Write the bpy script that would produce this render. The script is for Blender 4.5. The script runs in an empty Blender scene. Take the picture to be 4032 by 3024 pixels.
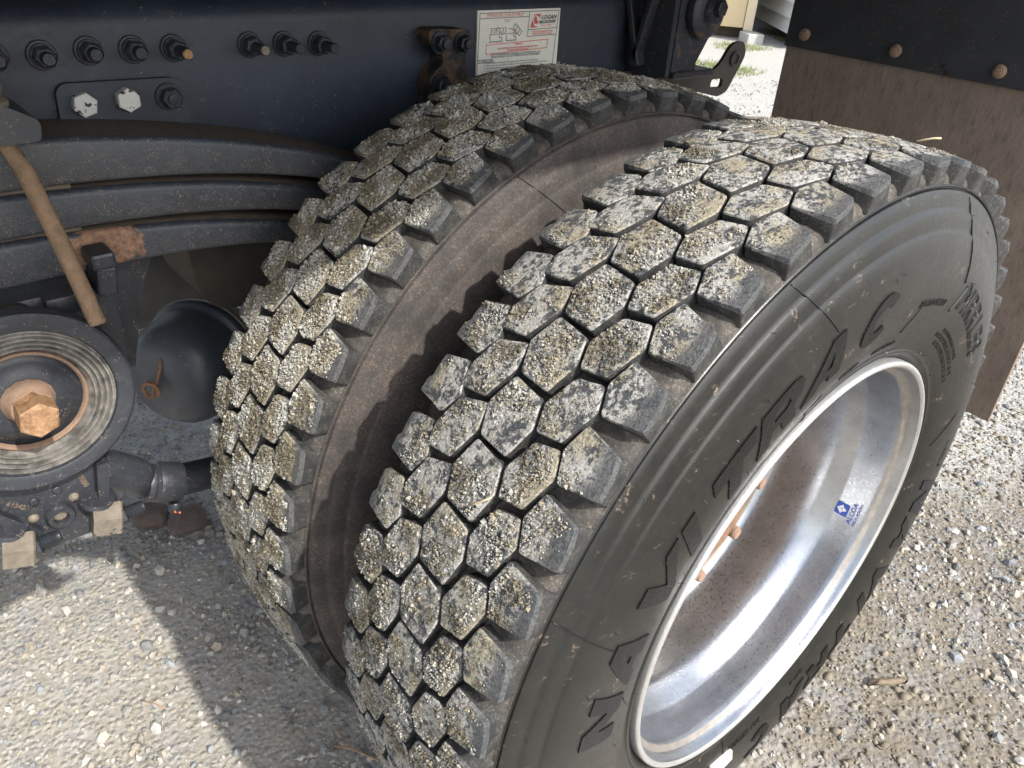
import bpy, bmesh, math, random
import numpy as np
from mathutils import Vector, Matrix

PI = math.pi
rad = math.radians
S = bpy.context.scene
COL = S.collection
random.seed(7)
RNG = np.random.default_rng(11)
GZ = -0.51                      # ground level, metres below the wheel axle (world z = 0 is the axle)

# ------------------------------------------------------------------ camera, sky, sun, exposure
cam_d = bpy.data.cameras.new('camera')
cam = bpy.data.objects.new('camera', cam_d)
COL.objects.link(cam)
right = (0.75653620, -0.65149130, 0.05667507)
up = (0.30863963, 0.43211802, 0.84735801)
back = (-0.57653669, -0.62356484, 0.52798895)
cam.matrix_world = Matrix(((right[0], up[0], back[0], -0.76347718),
                           (right[1], up[1], back[1], -0.26882637),
                           (right[2], up[2], back[2], 0.70324958), (0, 0, 0, 1)))
cam_d.sensor_width = 36.0
cam_d.lens = 26.8385
cam_d.clip_start = 0.02
cam_d.clip_end = 900.0
cam_d.dof.use_dof = False
S.camera = cam

SUN = Vector((0.09, -1.03, 1.0)).normalized()      # towards the sun
world = bpy.data.worlds.new('World')
S.world = world
world.use_nodes = True
wn = world.node_tree.nodes
wl = world.node_tree.links
wn.clear()
wo = wn.new('ShaderNodeOutputWorld')
bg = wn.new('ShaderNodeBackground')
sky = wn.new('ShaderNodeTexSky')
sky.sky_type = 'NISHITA'
sky.sun_disc = False
sky.sun_elevation = math.asin(SUN.z)
sky.sun_rotation = math.atan2(SUN.x, SUN.y)
sky.air_density = 1.0
sky.dust_density = 2.5
sky.ozone_density = 1.0
bg.inputs['Strength'].default_value = 0.15
haze_hs = wn.new('ShaderNodeHueSaturation')        # a milky, partly clouded sky
haze_hs.inputs['Saturation'].default_value = 0.55
wl.new(sky.outputs['Color'], haze_hs.inputs['Color'])
wl.new(haze_hs.outputs['Color'], bg.inputs['Color'])
wl.new(bg.outputs['Background'], wo.inputs['Surface'])

sun_d = bpy.data.lights.new('sun', 'SUN')
sun_d.energy = 2.6
sun_d.angle = rad(1.2)
sun_d.color = (1.0, 0.955, 0.88)
sun = bpy.data.objects.new('sun', sun_d)
sun.rotation_euler = SUN.to_track_quat('Z', 'Y').to_euler()
sun.location = SUN * 20
COL.objects.link(sun)

S.view_settings.view_transform = 'Standard'
S.view_settings.look = 'None'
S.view_settings.gamma = 1.0
S.view_settings.use_curve_mapping = False
S.view_settings.exposure = 1.12

# ------------------------------------------------------------------ helpers
def tag(o, label=None, cat=None, group=None, kind=None):
    if label: o['label'] = label
    if cat: o['category'] = cat
    if group: o['group'] = group
    if kind: o['kind'] = kind
    return o

def empty(name, loc=(0, 0, 0), label=None, cat=None, group=None):
    o = bpy.data.objects.new(name, None)
    o.location = loc
    o.empty_display_size = 0.05
    COL.objects.link(o)
    return tag(o, label, cat, group)

def link(name, me, mats=None, parent=None, loc=None, rot=None):
    if mats is not None:
        for m in (mats if isinstance(mats, (list, tuple)) else [mats]):
            me.materials.append(m)
    o = bpy.data.objects.new(name, me)
    COL.objects.link(o)
    if parent is not None:
        o.parent = parent
        # everything is modelled in world coordinates: undo the parent chain's offset
        p = parent
        off = Vector((0, 0, 0))
        while p is not None:
            off += Vector(p.location)
            p = p.parent
        o.location = -off
    if loc is not None: o.location = loc
    if rot is not None: o.rotation_euler = rot
    return o

def mesh_np(name, verts, faces_flat, loop_tot, mat_idx=None, smooth=None):
    me = bpy.data.meshes.new(name)
    verts = np.asarray(verts, np.float32)
    faces_flat = np.asarray(faces_flat, np.int32)
    loop_tot = np.asarray(loop_tot, np.int32)
    me.vertices.add(len(verts))
    me.vertices.foreach_set('co', verts.ravel())
    me.loops.add(len(faces_flat))
    me.loops.foreach_set('vertex_index', faces_flat)
    me.polygons.add(len(loop_tot))
    st = np.zeros(len(loop_tot), np.int32)
    st[1:] = np.cumsum(loop_tot)[:-1]
    me.polygons.foreach_set('loop_start', st)
    me.polygons.foreach_set('loop_total', loop_tot)
    if mat_idx is not None:
        me.polygons.foreach_set('material_index', np.asarray(mat_idx, np.int32))
    if smooth is not None:
        me.polygons.foreach_set('use_smooth', np.full(len(loop_tot), smooth, bool))
    me.update(calc_edges=True)
    me.validate()
    return me

def from_bm(name, bm, smooth=False, angle=None):
    bmesh.ops.recalc_face_normals(bm, faces=bm.faces)
    me = bpy.data.meshes.new(name)
    bm.to_mesh(me)
    bm.free()
    if smooth or angle is not None:
        me.polygons.foreach_set('use_smooth', np.ones(len(me.polygons), bool))
        if angle is not None:
            me.set_sharp_from_angle(angle=rad(angle))
    return me

def bm_box(bm, c, s, rot=None, bevel=0.0, seg=2):
    r = bmesh.ops.create_cube(bm, size=1.0)
    vs = r['verts']
    bmesh.ops.scale(bm, vec=s, verts=vs)
    if bevel > 0:
        es = list({e for v in vs for e in v.link_edges})
        rb = bmesh.ops.bevel(bm, geom=es, offset=bevel, segments=seg, affect='EDGES', profile=0.5)
        vs = list({v for f in rb['faces'] for v in f.verts} | {v for v in vs if v.is_valid})
        # all verts of this island
        seen = set(vs); stack = list(vs)
        while stack:
            v = stack.pop()
            for e in v.link_edges:
                w = e.other_vert(v)
                if w not in seen: seen.add(w); stack.append(w)
        vs = list(seen)
    m = Matrix.Translation(c) @ (rot.to_4x4() if rot is not None else Matrix.Identity(4))
    bmesh.ops.transform(bm, matrix=m, verts=vs)
    return vs

def basis(axis):
    a = Vector(axis).normalized()
    t = Vector((0, 0, 1)) if abs(a.z) < 0.9 else Vector((1, 0, 0))
    u = t.cross(a).normalized()
    v = a.cross(u).normalized()
    return a, u, v

def bm_lathe(bm, prof, origin, axis, n=48, a0=0.0, a1=2 * PI, cap=False):
    """prof: list of (radius, distance along axis)."""
    a, u, v = basis(axis)
    full = abs((a1 - a0) - 2 * PI) < 1e-6
    k = n if full else n + 1
    rings = []
    for (r, d) in prof:
        ring = []
        if r < 1e-7:
            ring = [bm.verts.new(Vector(origin) + a * d)]
        else:
            for i in range(k):
                t = a0 + (a1 - a0) * i / n
                ring.append(bm.verts.new(Vector(origin) + a * d + u * (r * math.cos(t)) + v * (r * math.sin(t))))
        rings.append(ring)
    for A, B in zip(rings[:-1], rings[1:]):
        m = n
        for i in range(m):
            j = (i + 1) % k
            if len(A) == 1 and len(B) == 1: continue
            if len(A) == 1: bm.faces.new((A[0], B[i], B[j]))
            elif len(B) == 1: bm.faces.new((A[i], A[j], B[0]))
            else: bm.faces.new((A[i], A[j], B[j], B[i]))
    return rings

def bm_cyl(bm, p0, p1, r, n=20, ch=0.0, r1=None):
    p0 = Vector(p0); p1 = Vector(p1)
    L = (p1 - p0).length
    r1 = r if r1 is None else r1
    if ch > 0:
        prof = [(0, 0), (r - ch, 0), (r, ch), (r1, L - ch), (r1 - ch, L), (0, L)]
    else:
        prof = [(0, 0), (r, 0), (r1, L), (0, L)]
    bm_lathe(bm, prof, p0, p1 - p0, n)

def bm_hex(bm, p0, p1, r, ch=0.0015, turn=0.0):
    """hexagonal head or nut, r = across corners / 2"""
    a, u, v = basis(Vector(p1) - Vector(p0))
    L = (Vector(p1) - Vector(p0)).length
    rings = []
    for rr, d in ((r, 0), (r, L - ch), (r - ch * 1.4, L)):
        rings.append([bm.verts.new(Vector(p0) + a * d + u * (rr * math.cos(turn + i * PI / 3)) + v * (rr * math.sin(turn + i * PI / 3))) for i in range(6)])
    for A, B in zip(rings[:-1], rings[1:]):
        for i in range(6):
            bm.faces.new((A[i], A[(i + 1) % 6], B[(i + 1) % 6], B[i]))
    bm.faces.new(rings[-1])
    bm.faces.new(rings[0])

def bm_tube(bm, pts, r, n=10, r_end=None):
    pts = [Vector(p) for p in pts]
    rings = []
    for i, p in enumerate(pts):
        d = (pts[min(i + 1, len(pts) - 1)] - pts[max(i - 1, 0)])
        a, u, v = basis(d)
        rr = r if r_end is None else r + (r_end - r) * i / (len(pts) - 1)
        rings.append([bm.verts.new(p + u * (rr * math.cos(2 * PI * k / n)) + v * (rr * math.sin(2 * PI * k / n))) for k in range(n)])
    for A, B in zip(rings[:-1], rings[1:]):
        for i in range(n):
            bm.faces.new((A[i], A[(i + 1) % n], B[(i + 1) % n], B[i]))
    bm.faces.new(rings[0]); bm.faces.new(rings[-1])

def bm_prism(bm, poly, d0, d1, frame):
    """poly: (u,v) outline; frame = (origin, U, V, W): extruded from d0 to d1 along W"""
    o, U, V, Wd = [Vector(q) for q in frame]
    A = [bm.verts.new(o + U * p[0] + V * p[1] + Wd * d0) for p in poly]
    B = [bm.verts.new(o + U * p[0] + V * p[1] + Wd * d1) for p in poly]
    n = len(poly)
    for i in range(n):
        bm.faces.new((A[i], A[(i + 1) % n], B[(i + 1) % n], B[i]))
    bm.faces.new(A[::-1]); bm.faces.new(B)
XZ = ((0, 0, 0), (1, 0, 0), (0, 0, 1), (0, 1, 0))          # outlines given as (x, z), extruded along +y

def round_poly(poly, r, seg=4):
    out = []
    n = len(poly)
    for i in range(n):
        p = Vector(poly[i]); a = Vector(poly[i - 1]); b = Vector(poly[(i + 1) % n])
        ri = r[i] if isinstance(r, (list, tuple)) else r
        da = (a - p); db = (b - p)
        k = min(ri, da.length * .45, db.length * .45)
        if k <= 0: out.append((p.x, p.y)); continue
        pa = p + da.normalized() * k; pb = p + db.normalized() * k
        for j in range(seg + 1):
            t = j / seg
            q = pa * (1 - t) ** 2 + p * 2 * t * (1 - t) + pb * t * t
            out.append((q.x, q.y))
    return out

def bevel_all(bm, w, seg=2, ang=35):
    es = [e for e in bm.edges if len(e.link_faces) == 2 and e.calc_face_angle(0) > rad(ang)]
    bmesh.ops.bevel(bm, geom=es, offset=w, segments=seg, affect='EDGES', clamp_overlap=True)

# value noise for the scatter
def vnoise(P, scale, seed=0):
    q = np.asarray(P, float) * scale + seed * 17.31
    i = np.floor(q).astype(np.int64); fr = q - i
    fr = fr * fr * (3 - 2 * fr)
    out = 0
    for dx in (0, 1):
        for dy in (0, 1):
            for dz in (0, 1):
                h = (i[:, 0] + dx) * 374761393 + (i[:, 1] + dy) * 668265263 + (i[:, 2] + dz) * 2147483647 + seed * 1274126177
                h = (h ^ (h >> 13)) * 1274126177
                h = (h ^ (h >> 16)) & 0xffff
                w = (fr[:, 0] if dx else 1 - fr[:, 0]) * (fr[:, 1] if dy else 1 - fr[:, 1]) * (fr[:, 2] if dz else 1 - fr[:, 2])
                out = out + w * (h / 65535.0)
    return out

# ------------------------------------------------------------------ materials
class NT:
    def __init__(s, name):
        s.m = bpy.data.materials.new(name)
        s.m.use_nodes = True
        s.t = s.m.node_tree
        s.t.nodes.clear()
        s.out = s.t.nodes.new('ShaderNodeOutputMaterial')
        s.b = s.t.nodes.new('ShaderNodeBsdfPrincipled')
        s.t.links.new(s.b.outputs[0], s.out.inputs['Surface'])
        s._co = None
    def n(s, typ, **kw):
        x = s.t.nodes.new(typ)
        for k, v in kw.items(): setattr(x, k, v)
        return x
    def l(s, a, b): s.t.links.new(a, b)
    def coords(s, rand=False):
        if s._co is None:
            if rand:
                tc = s.n('ShaderNodeTexCoord'); oi = s.n('ShaderNodeObjectInfo')
                mu = s.n('ShaderNodeMath', operation='MULTIPLY'); mu.inputs[1].default_value = 61.7
                s.l(oi.outputs['Random'], mu.inputs[0])
                va = s.n('ShaderNodeVectorMath', operation='ADD')
                s.l(tc.outputs['Object'], va.inputs[0]); s.l(mu.outputs[0], va.inputs[1])
                s._co = va.outputs[0]
            else:
                g = s.n('ShaderNodeNewGeometry')
                s._co = g.outputs['Position']
        return s._co
    def noise(s, scale, detail=4, rough=0.55, stretch=None, dist=0.0):
        x = s.n('ShaderNodeTexNoise')
        x.inputs['Scale'].default_value = scale
        x.inputs['Detail'].default_value = detail
        x.inputs['Roughness'].default_value = rough
        x.inputs['Distortion'].default_value = dist
        co = s.coords()
        if stretch:
            mp = s.n('ShaderNodeMapping'); mp.inputs['Scale'].default_value = stretch
            s.l(co, mp.inputs['Vector']); co = mp.outputs[0]
        s.l(co, x.inputs['Vector'])
        return x.outputs['Fac']
    def voro(s, scale, feature='F1', rnd=1.0):
        x = s.n('ShaderNodeTexVoronoi', feature=feature)
        x.inputs['Scale'].default_value = scale
        x.inputs['Randomness'].default_value = rnd
        s.l(s.coords(), x.inputs['Vector'])
        return x
    def ramp(s, fac, lo, hi, a=0.0, b=1.0):
        x = s.n('ShaderNodeMapRange', clamp=True)
        x.inputs['From Min'].default_value = lo; x.inputs['From Max'].default_value = hi
        x.inputs['To Min'].default_value = a; x.inputs['To Max'].default_value = b
        s.l(fac, x.inputs['Value'])
        return x.outputs['Result']
    def math(s, op, a, b=None):
        x = s.n('ShaderNodeMath', operation=op)
        for i, q in enumerate((a, b)):
            if q is None: continue
            if isinstance(q, (int, float)): x.inputs[i].default_value = q
            else: s.l(q, x.inputs[i])
        return x.outputs[0]
    def mix(s, fac, a, b):
        x = s.n('ShaderNodeMix', data_type='RGBA')
        for nm, q in (('A', a), ('B', b)):
            i = [z for z in x.inputs if z.name == nm and z.type == 'RGBA'][0]
            if isinstance(q, (tuple, list)): i.default_value = (*q, 1) if len(q) == 3 else q
            else: s.l(q, i)
        if isinstance(fac, (int, float)): x.inputs[0].default_value = fac
        else: s.l(fac, x.inputs[0])
        return [z for z in x.outputs if z.type == 'RGBA'][0]
    def set(s, color=None, rough=None, metal=None, spec=None, coat=None, coat_rough=None):
        for nm, q in (('Base Color', color), ('Roughness', rough), ('Metallic', metal), ('Specular IOR Level', spec), ('Coat Weight', coat), ('Coat Roughness', coat_rough)):
            if q is None: continue
            if isinstance(q, (tuple, list)): s.b.inputs[nm].default_value = (*q, 1)
            elif isinstance(q, (int, float)): s.b.inputs[nm].default_value = q
            else: s.l(q, s.b.inputs[nm])
    def bump(s, h, dist=0.001, strength=1.0):
        x = s.n('ShaderNodeBump')
        x.inputs['Distance'].default_value = dist
        x.inputs['Strength'].default_value = strength
        s.l(h, x.inputs['Height'])
        s.l(x.outputs[0], s.b.inputs['Normal'])

def mat_plain(name, col, rough=0.6, metal=0.0, var=0.25, vs=40, bump=0.0, bs=300):
    t = NT(name)
    dk = tuple(c * (1 - var) for c in col); lt = tuple(min(1, c * (1 + var)) for c in col)
    t.set(t.mix(t.noise(vs, 5), dk, lt), rough, metal)
    if bump: t.bump(t.noise(bs, 4), bump)
    return t.m

# tread: dusty running surface
def mat_tread(name, crust, dusty):
    t = NT(name)
    t.coords(rand=True)
    n1 = t.noise(150, 8, 0.72)
    n2 = t.noise(420, 5, 0.75)
    n3 = t.noise(42, 4, 0.6)
    big = t.noise(22, 3, 0.5)
    rub = t.mix(t.ramp(n2, .3, .7), (0.030, 0.033, 0.037), (0.12, 0.127, 0.135))
    grey = t.mix(t.ramp(n2, .32, .66), (0.22, 0.222, 0.218), (0.66, 0.645, 0.60))
    tan = t.mix(t.ramp(n2, .32, .68), (0.16, 0.135, 0.09), (0.58, 0.52, 0.39))
    f1 = t.ramp(t.math('ADD', t.math('MULTIPLY', n1, .8), t.math('MULTIPLY', n3, .4)), .60 - dusty, .68 - dusty)
    c = t.mix(f1, rub, grey)
    f2 = t.ramp(t.math('ADD', t.math('MULTIPLY', n1, .6), t.math('MULTIPLY', big, .75)), .72 - crust, .80 - crust, 0, .85)
    c = t.mix(f2, c, tan)
    at = t.n('ShaderNodeAttribute', attribute_name='clean')
    cl = t.ramp(t.math('ADD', at.outputs['Fac'], t.math('MULTIPLY', t.math('SUBTRACT', n1, .5), 1.6)), .25, .75)
    c = t.mix(t.math('MULTIPLY', cl, .9), c, rub)
    t.set(c, t.ramp(cl, 0, 1, .92, .62), 0, 0.3)
    t.bump(t.math('ADD', t.math('MULTIPLY', n1, 1.0), t.math('MULTIPLY', n2, .6)), 0.0030)
    return t.m

def mat_groove(name, c0, c1, dustc, k):
    t = NT(name)
    t.coords(rand=True)
    n2 = t.noise(55, 6, .65)
    n3 = t.noise(420, 4, .7)
    c = t.mix(t.ramp(n2, .3, .7), c0, c1)
    c = t.mix(t.math('MULTIPLY', t.ramp(n3, .5, .66), t.ramp(n2, .4, .62, 0, k)), c, dustc)
    t.set(c, 0.75, 0, .35)
    t.bump(t.noise(320, 5, .7), .0006)
    return t.m

M = {}
M['tread_outer'] = mat_tread('dusty_tread_rubber', 0.02, 0.04)
M['tread_inner'] = mat_tread('mud_caked_tread_rubber', 0.07, 0.06)
M['block_side'] = mat_groove('tread_block_flank_rubber', (0.016, 0.017, 0.018), (0.045, 0.045, 0.044), (0.20, 0.18, 0.145), .6)
M['groove'] = mat_groove('groove_floor_rubber', (0.030, 0.028, 0.026), (0.085, 0.078, 0.068), (0.26, 0.22, 0.18), .7)

def mat_sidewall(name, dirty):
    t = NT(name)
    n1 = t.noise(22, 5, .6)
    n2 = t.noise(130, 6, .7)
    n3 = t.noise(900, 3, .7)
    if dirty:
        base = t.mix(t.ramp(n1, .3, .7), (0.028, 0.026, 0.025), (0.062, 0.057, 0.054))
        speck = t.math('MULTIPLY', t.ramp(t.noise(300, 8, .78, None, 1.5), .515, .59), t.ramp(n1, .34, .62, .15, .85))
        c = t.mix(speck, base, (0.190, 0.128, 0.095))
        t.set(c, 0.72, 0, .4)
    else:
        base = t.mix(t.ramp(n1, .3, .72), (0.0065, 0.0068, 0.0062), (0.0135, 0.0133, 0.0115))
        c = t.mix(t.math('MULTIPLY', t.ramp(n2, .55, .78), .20), base, (0.045, 0.042, 0.036))
        # scuffs: short stretched chalky strokes
        sc = t.math('MULTIPLY', t.ramp(t.noise(60, 3, .5, (1.0, 1.0, 3.6), .8), .64, .71), t.math('MULTIPLY', t.ramp(t.noise(420, 3, .7), .42, .6), t.ramp(n1, .46, .58)))
        c = t.mix(t.math('MULTIPLY', sc, .5), c, (0.20, 0.185, 0.16))
        mud = t.math('MULTIPLY', t.math('MULTIPLY', t.ramp(t.noise(34, 3, .55), .65, .69), t.ramp(t.noise(260, 5, .75), .53, .57)), .55)
        c = t.mix(mud, c, (0.30, 0.215, 0.15))
        t.set(c, t.ramp(n2, .3, .7, .26, .40), 0, .6)
    t.bump(t.math('ADD', n2, t.math('MULTIPLY', n3, .25)), .0002)
    return t.m
M['sidewall'] = mat_sidewall('black_sidewall_rubber', False)
M['sidewall_dirty'] = mat_sidewall('red_dust_sidewall_rubber', True)

def mat_letter():
    t = NT('ribbed_letter_rubber')
    at = t.n('ShaderNodeAttribute', attribute_name='rib')
    w = t.math('SINE', t.math('MULTIPLY', at.outputs['Fac'], 2 * PI))
    n = t.noise(160, 4)
    c = t.mix(t.math('MULTIPLY', t.ramp(t.noise(700, 4, .8), .62, .72), t.ramp(t.noise(35, 2), .45, .6)), (0.0040, 0.0040, 0.0045), (.14, .135, .12))
    t.set(c, t.ramp(n, .3, .7, .34, .46), 0, .45)
    t.bump(w, .0006)
    return t.m
M['letter'] = mat_letter()
M['rubber_mark'] = mat_plain('small_lettering_rubber', (0.006, 0.006, 0.006), .36)

def mat_alu():
    t = NT('polished_aluminium')
    n1 = t.noise(14, 5, .6)
    n2 = t.noise(240, 5, .7)
    st = t.noise(30, 4, .6, (1, 5, 1))
    c = t.mix(t.ramp(n1, .35, .7), (0.50, 0.515, 0.54), (0.34, 0.35, 0.37))
    c = t.mix(t.ramp(st, .64, .80, 0, .30), c, (0.34, 0.27, 0.20))
    v = t.voro(150)
    dots = t.math('MULTIPLY', t.ramp(v.outputs['Distance'], .13, .06), t.ramp(t.noise(23, 2), .62, .66))
    c = t.mix(dots, c, (0.05, 0.045, 0.04))
    t.set(c, t.math('ADD', t.ramp(n2, .3, .7, .24, .38), t.math('MULTIPLY', dots, .4)), t.math('SUBTRACT', 1.0, t.math('MULTIPLY', dots, .9)))
    t.bump(t.math('ADD', t.math('MULTIPLY', n2, .25), n1), .0006)
    return t.m
M['alu'] = mat_alu()
M['alu_stain'] = mat_plain('brown_stained_aluminium', (0.25, 0.215, 0.18), .42, .75, .35, 30, .0004)
M['alu_lip'] = mat_plain('scuffed_lip_aluminium', (0.70, 0.70, 0.69), .42, .85, .18, 120, .0003)
M['alu_band'] = mat_plain('grimy_flange_aluminium', (0.38, 0.35, 0.32), .5, .75, .45, 60, .0006)
M['rust'] = mat_plain('brown_rust', (0.23, 0.125, 0.075), .85, 0, .5, 120, .0008, 600)
M['rust_pale'] = mat_plain('pale_rusty_dirt', (0.25, 0.165, 0.115), .88, 0, .4, 90, .001, 500)

def mat_paint(name, base=(0.016, 0.020, 0.027), dust=(0.30, 0.23, 0.16), amt=.5, rusty=0.0, rough=.38, patch=False):
    t = NT(name)
    n1 = t.noise(9, 5, .6)
    n2 = t.noise(150, 5, .7)
    n4 = t.noise(700, 4, .65)
    v = t.voro(330)
    c = t.mix(t.ramp(n1, .3, .7), base, tuple(q * 1.7 + .004 for q in base))
    sp = t.math('MULTIPLY', t.ramp(v.outputs['Distance'], .34, .20), t.ramp(t.noise(75, 4, .65), .60 - .16 * amt, .68 - .14 * amt))
    c = t.mix(t.math('MULTIPLY', sp, .75), c, dust)
    c = t.mix(t.math('MULTIPLY', t.ramp(n4, .58, .68), .45 * amt), c, dust)
    c = t.mix(t.math('MULTIPLY', t.ramp(n2, .5, .8), .30 * amt), c, dust)
    if patch:                       # road dust thrown up on to the lower part of each leaf
        at = t.n('ShaderNodeAttribute', attribute_name='dusting')
        c = t.mix(t.math('MULTIPLY', t.math('MULTIPLY', at.outputs['Fac'], t.ramp(n4, .42, .60)), .42), c, (0.20, 0.175, 0.14))
    ro = t.ramp(n2, .3, .75, rough, rough + .2)
    if rusty > 0:
        r = t.math('MULTIPLY', t.ramp(t.noise(42, 6, .65), .64 - rusty, .70 - rusty), t.ramp(n2, .3, .5, .6, 1))
        c = t.mix(r, c, (0.12, 0.068, 0.04))
    if patch:                       # paint worn through to rust round the clip on the lowest leaf
        mp = t.n('ShaderNodeVectorMath', operation='SUBTRACT'); t.l(t.coords(), mp.inputs[0]); mp.inputs[1].default_value = (-.562, .650, .347)
        ms = t.n('ShaderNodeVectorMath', operation='MULTIPLY'); t.l(mp.outputs[0], ms.inputs[0]); ms.inputs[1].default_value = (1 / .044, 0, 1 / .025)
        ln = t.n('ShaderNodeVectorMath', operation='LENGTH'); t.l(ms.outputs[0], ln.inputs[0])
        d = t.math('ADD', ln.outputs['Value'], t.math('MULTIPLY', t.math('SUBTRACT', t.noise(70, 6, .7), .5), 1.5))
        k = t.ramp(d, 1.02, .92)
        rc = t.mix(t.ramp(n2, .35, .65), (0.13, 0.075, 0.05), (0.36, 0.21, 0.13))
        c = t.mix(k, c, rc)
        ro = t.math('ADD', ro, t.math('MULTIPLY', k, .35))
    t.set(c, ro, 0, .55)
    t.bump(t.math('ADD', t.math('ADD', t.math('MULTIPLY', n2, .4), t.math('MULTIPLY', n4, .25)), t.math('MULTIPLY', sp, .5)), .0007)
    return t.m
M['frame'] = mat_paint('navy_frame_paint', (0.013, 0.020, 0.033), amt=.10, rough=.42)
M['spring'] = mat_paint('dusty_spring_paint', (0.022, 0.029, 0.040), amt=.62, rough=.38, patch=True)
M['black'] = mat_paint('gritty_black_paint', (0.016, 0.019, 0.025), amt=.38, rough=.34)
M['black_clean'] = mat_paint('satin_black_paint', (0.036, 0.043, 0.056), amt=.15, rough=.32)
M['black_rusty'] = mat_paint('rusting_black_paint', (0.016, 0.020, 0.028), amt=.35, rusty=.04, rough=.42)
M['dark_brown'] = mat_plain('brown_black_grime', (0.035, 0.028, 0.022), .7, 0, .5, 60, .0006)
M['grime_top'] = mat_plain('brown_dust_on_spring', (0.085, 0.065, 0.048), .9, 0, .6, 110, .0012, 400)
M['gap_grime'] = mat_plain('tan_grime', (0.13, 0.10, 0.075), .9, 0, .5, 60)

def mat_bracket():
    t = NT('rust_edged_bracket')
    n = t.noise(24, 5, .6)
    c = t.mix(t.ramp(n, .44, .56), (0.016, 0.017, 0.02), (0.12, 0.065, 0.038))
    t.set(c, .6, 0, .4); t.bump(t.noise(300, 4), .0006)
    return t.m
M['bracket'] = mat_bracket()

def mat_chipped():
    t = NT('white_bolt_paint')
    n = t.noise(110, 3, .5)
    c = t.mix(t.ramp(n, .60, .62), (0.62, 0.62, 0.60), (0.02, 0.02, 0.022))
    c = t.mix(t.ramp(t.noise(300, 4), .5, .75, 0, .4), c, (0.40, 0.36, 0.3))
    t.set(c, .55)
    return t.m
M['chipped'] = mat_chipped()
def mat_zinc():
    t = NT('dusty_zinc_steel')
    n = t.noise(70, 6, .7)
    c = t.mix(t.ramp(n, .3, .7), (0.12, 0.10, 0.078), (0.235, 0.205, 0.165))
    c = t.mix(t.ramp(t.noise(48, 4, .6), .60, .64), c, (.035, .032, .03))
    t.set(c, .6, .15, .4); t.bump(t.noise(260, 5, .7), .0008)
    return t.m
M['steel_tan'] = mat_zinc()
M['washer'] = mat_plain('dark_steel_washer', (0.03, 0.034, 0.042), .38, .3, .4, 120, .0004)
def mat_copper():
    t = NT('worn_orange_bolt_head')
    n = t.noise(110, 6, .7)
    c = t.mix(t.ramp(n, .35, .65), (0.20, 0.105, 0.055), (0.44, 0.27, 0.15))
    c = t.mix(t.ramp(t.noise(60, 3), .68, .70), c, (.02, .018, .016))
    t.set(c, .55, .15, .4); t.bump(t.noise(240, 5, .7), .0012)
    return t.m
M['copper'] = mat_copper()
M['rod'] = mat_plain('tan_dusty_steel_rod', (0.215, 0.142, 0.088), .85, 0, .55, 70, .0022, 260)

def mat_ring():
    t = NT('ribbed_grey_rubber')
    n = t.noise(60, 5, .7)
    c = t.mix(t.ramp(n, .35, .7), (0.06, 0.058, 0.054), (0.25, 0.235, 0.21))
    t.set(c, .6); t.bump(t.noise(400, 3), .0004)
    return t.m
M['ring'] = mat_ring()

def mat_flap():
    t = NT('brown_dusty_rubber_flap')
    n1 = t.noise(9, 6, .6); n2 = t.noise(70, 6, .65, (1, 1.2, .55)); n3 = t.noise(500, 4)
    c = t.mix(t.ramp(n1, .3, .7), (0.205, 0.160, 0.132), (0.30, 0.235, 0.19))
    c = t.mix(t.ramp(n2, .52, .72, 0, .6), c, (0.10, 0.088, 0.080))
    c = t.mix(t.ramp(t.noise(30, 4, .6), .62, .72, 0, .6), c, (0.20, 0.115, 0.075))
    t.set(c, .9, 0, .2); t.bump(t.math('ADD', n2, t.math('MULTIPLY', n3, .3)), .0018)
    return t.m
M['flap'] = mat_flap()
M['flap_plate'] = mat_paint('black_plate_with_red_specks', (0.016, 0.019, 0.024), (0.17, 0.10, 0.065), amt=.45, rough=.5)

def mat_attr(name, rough=.9, bump=0.0, bs=600):
    t = NT(name)
    at = t.n('ShaderNodeAttribute', attribute_name='tint')
    c = t.mix(t.ramp(t.noise(500, 3, .6), .3, .7, 0, .45), at.outputs['Color'], (0.09, 0.085, 0.08))
    t.set(c, rough, 0, .3)
    if bump: t.bump(t.noise(bs, 4), bump)
    return t.m
M['mud'] = mat_attr('dried_mud_crumbs')
M['stone'] = mat_attr('crushed_stone', .8, .0006)
M['straw'] = mat_plain('dry_straw', (0.55, 0.47, 0.30), .7)
M['leafdry'] = mat_plain('dry_leaf_brown', (0.42, 0.34, 0.25), .7, 0, .4, 60, .001)
M['needle'] = mat_plain('pine_needle_brown', (0.33, 0.19, 0.10), .6)
M['paper'] = None

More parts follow.
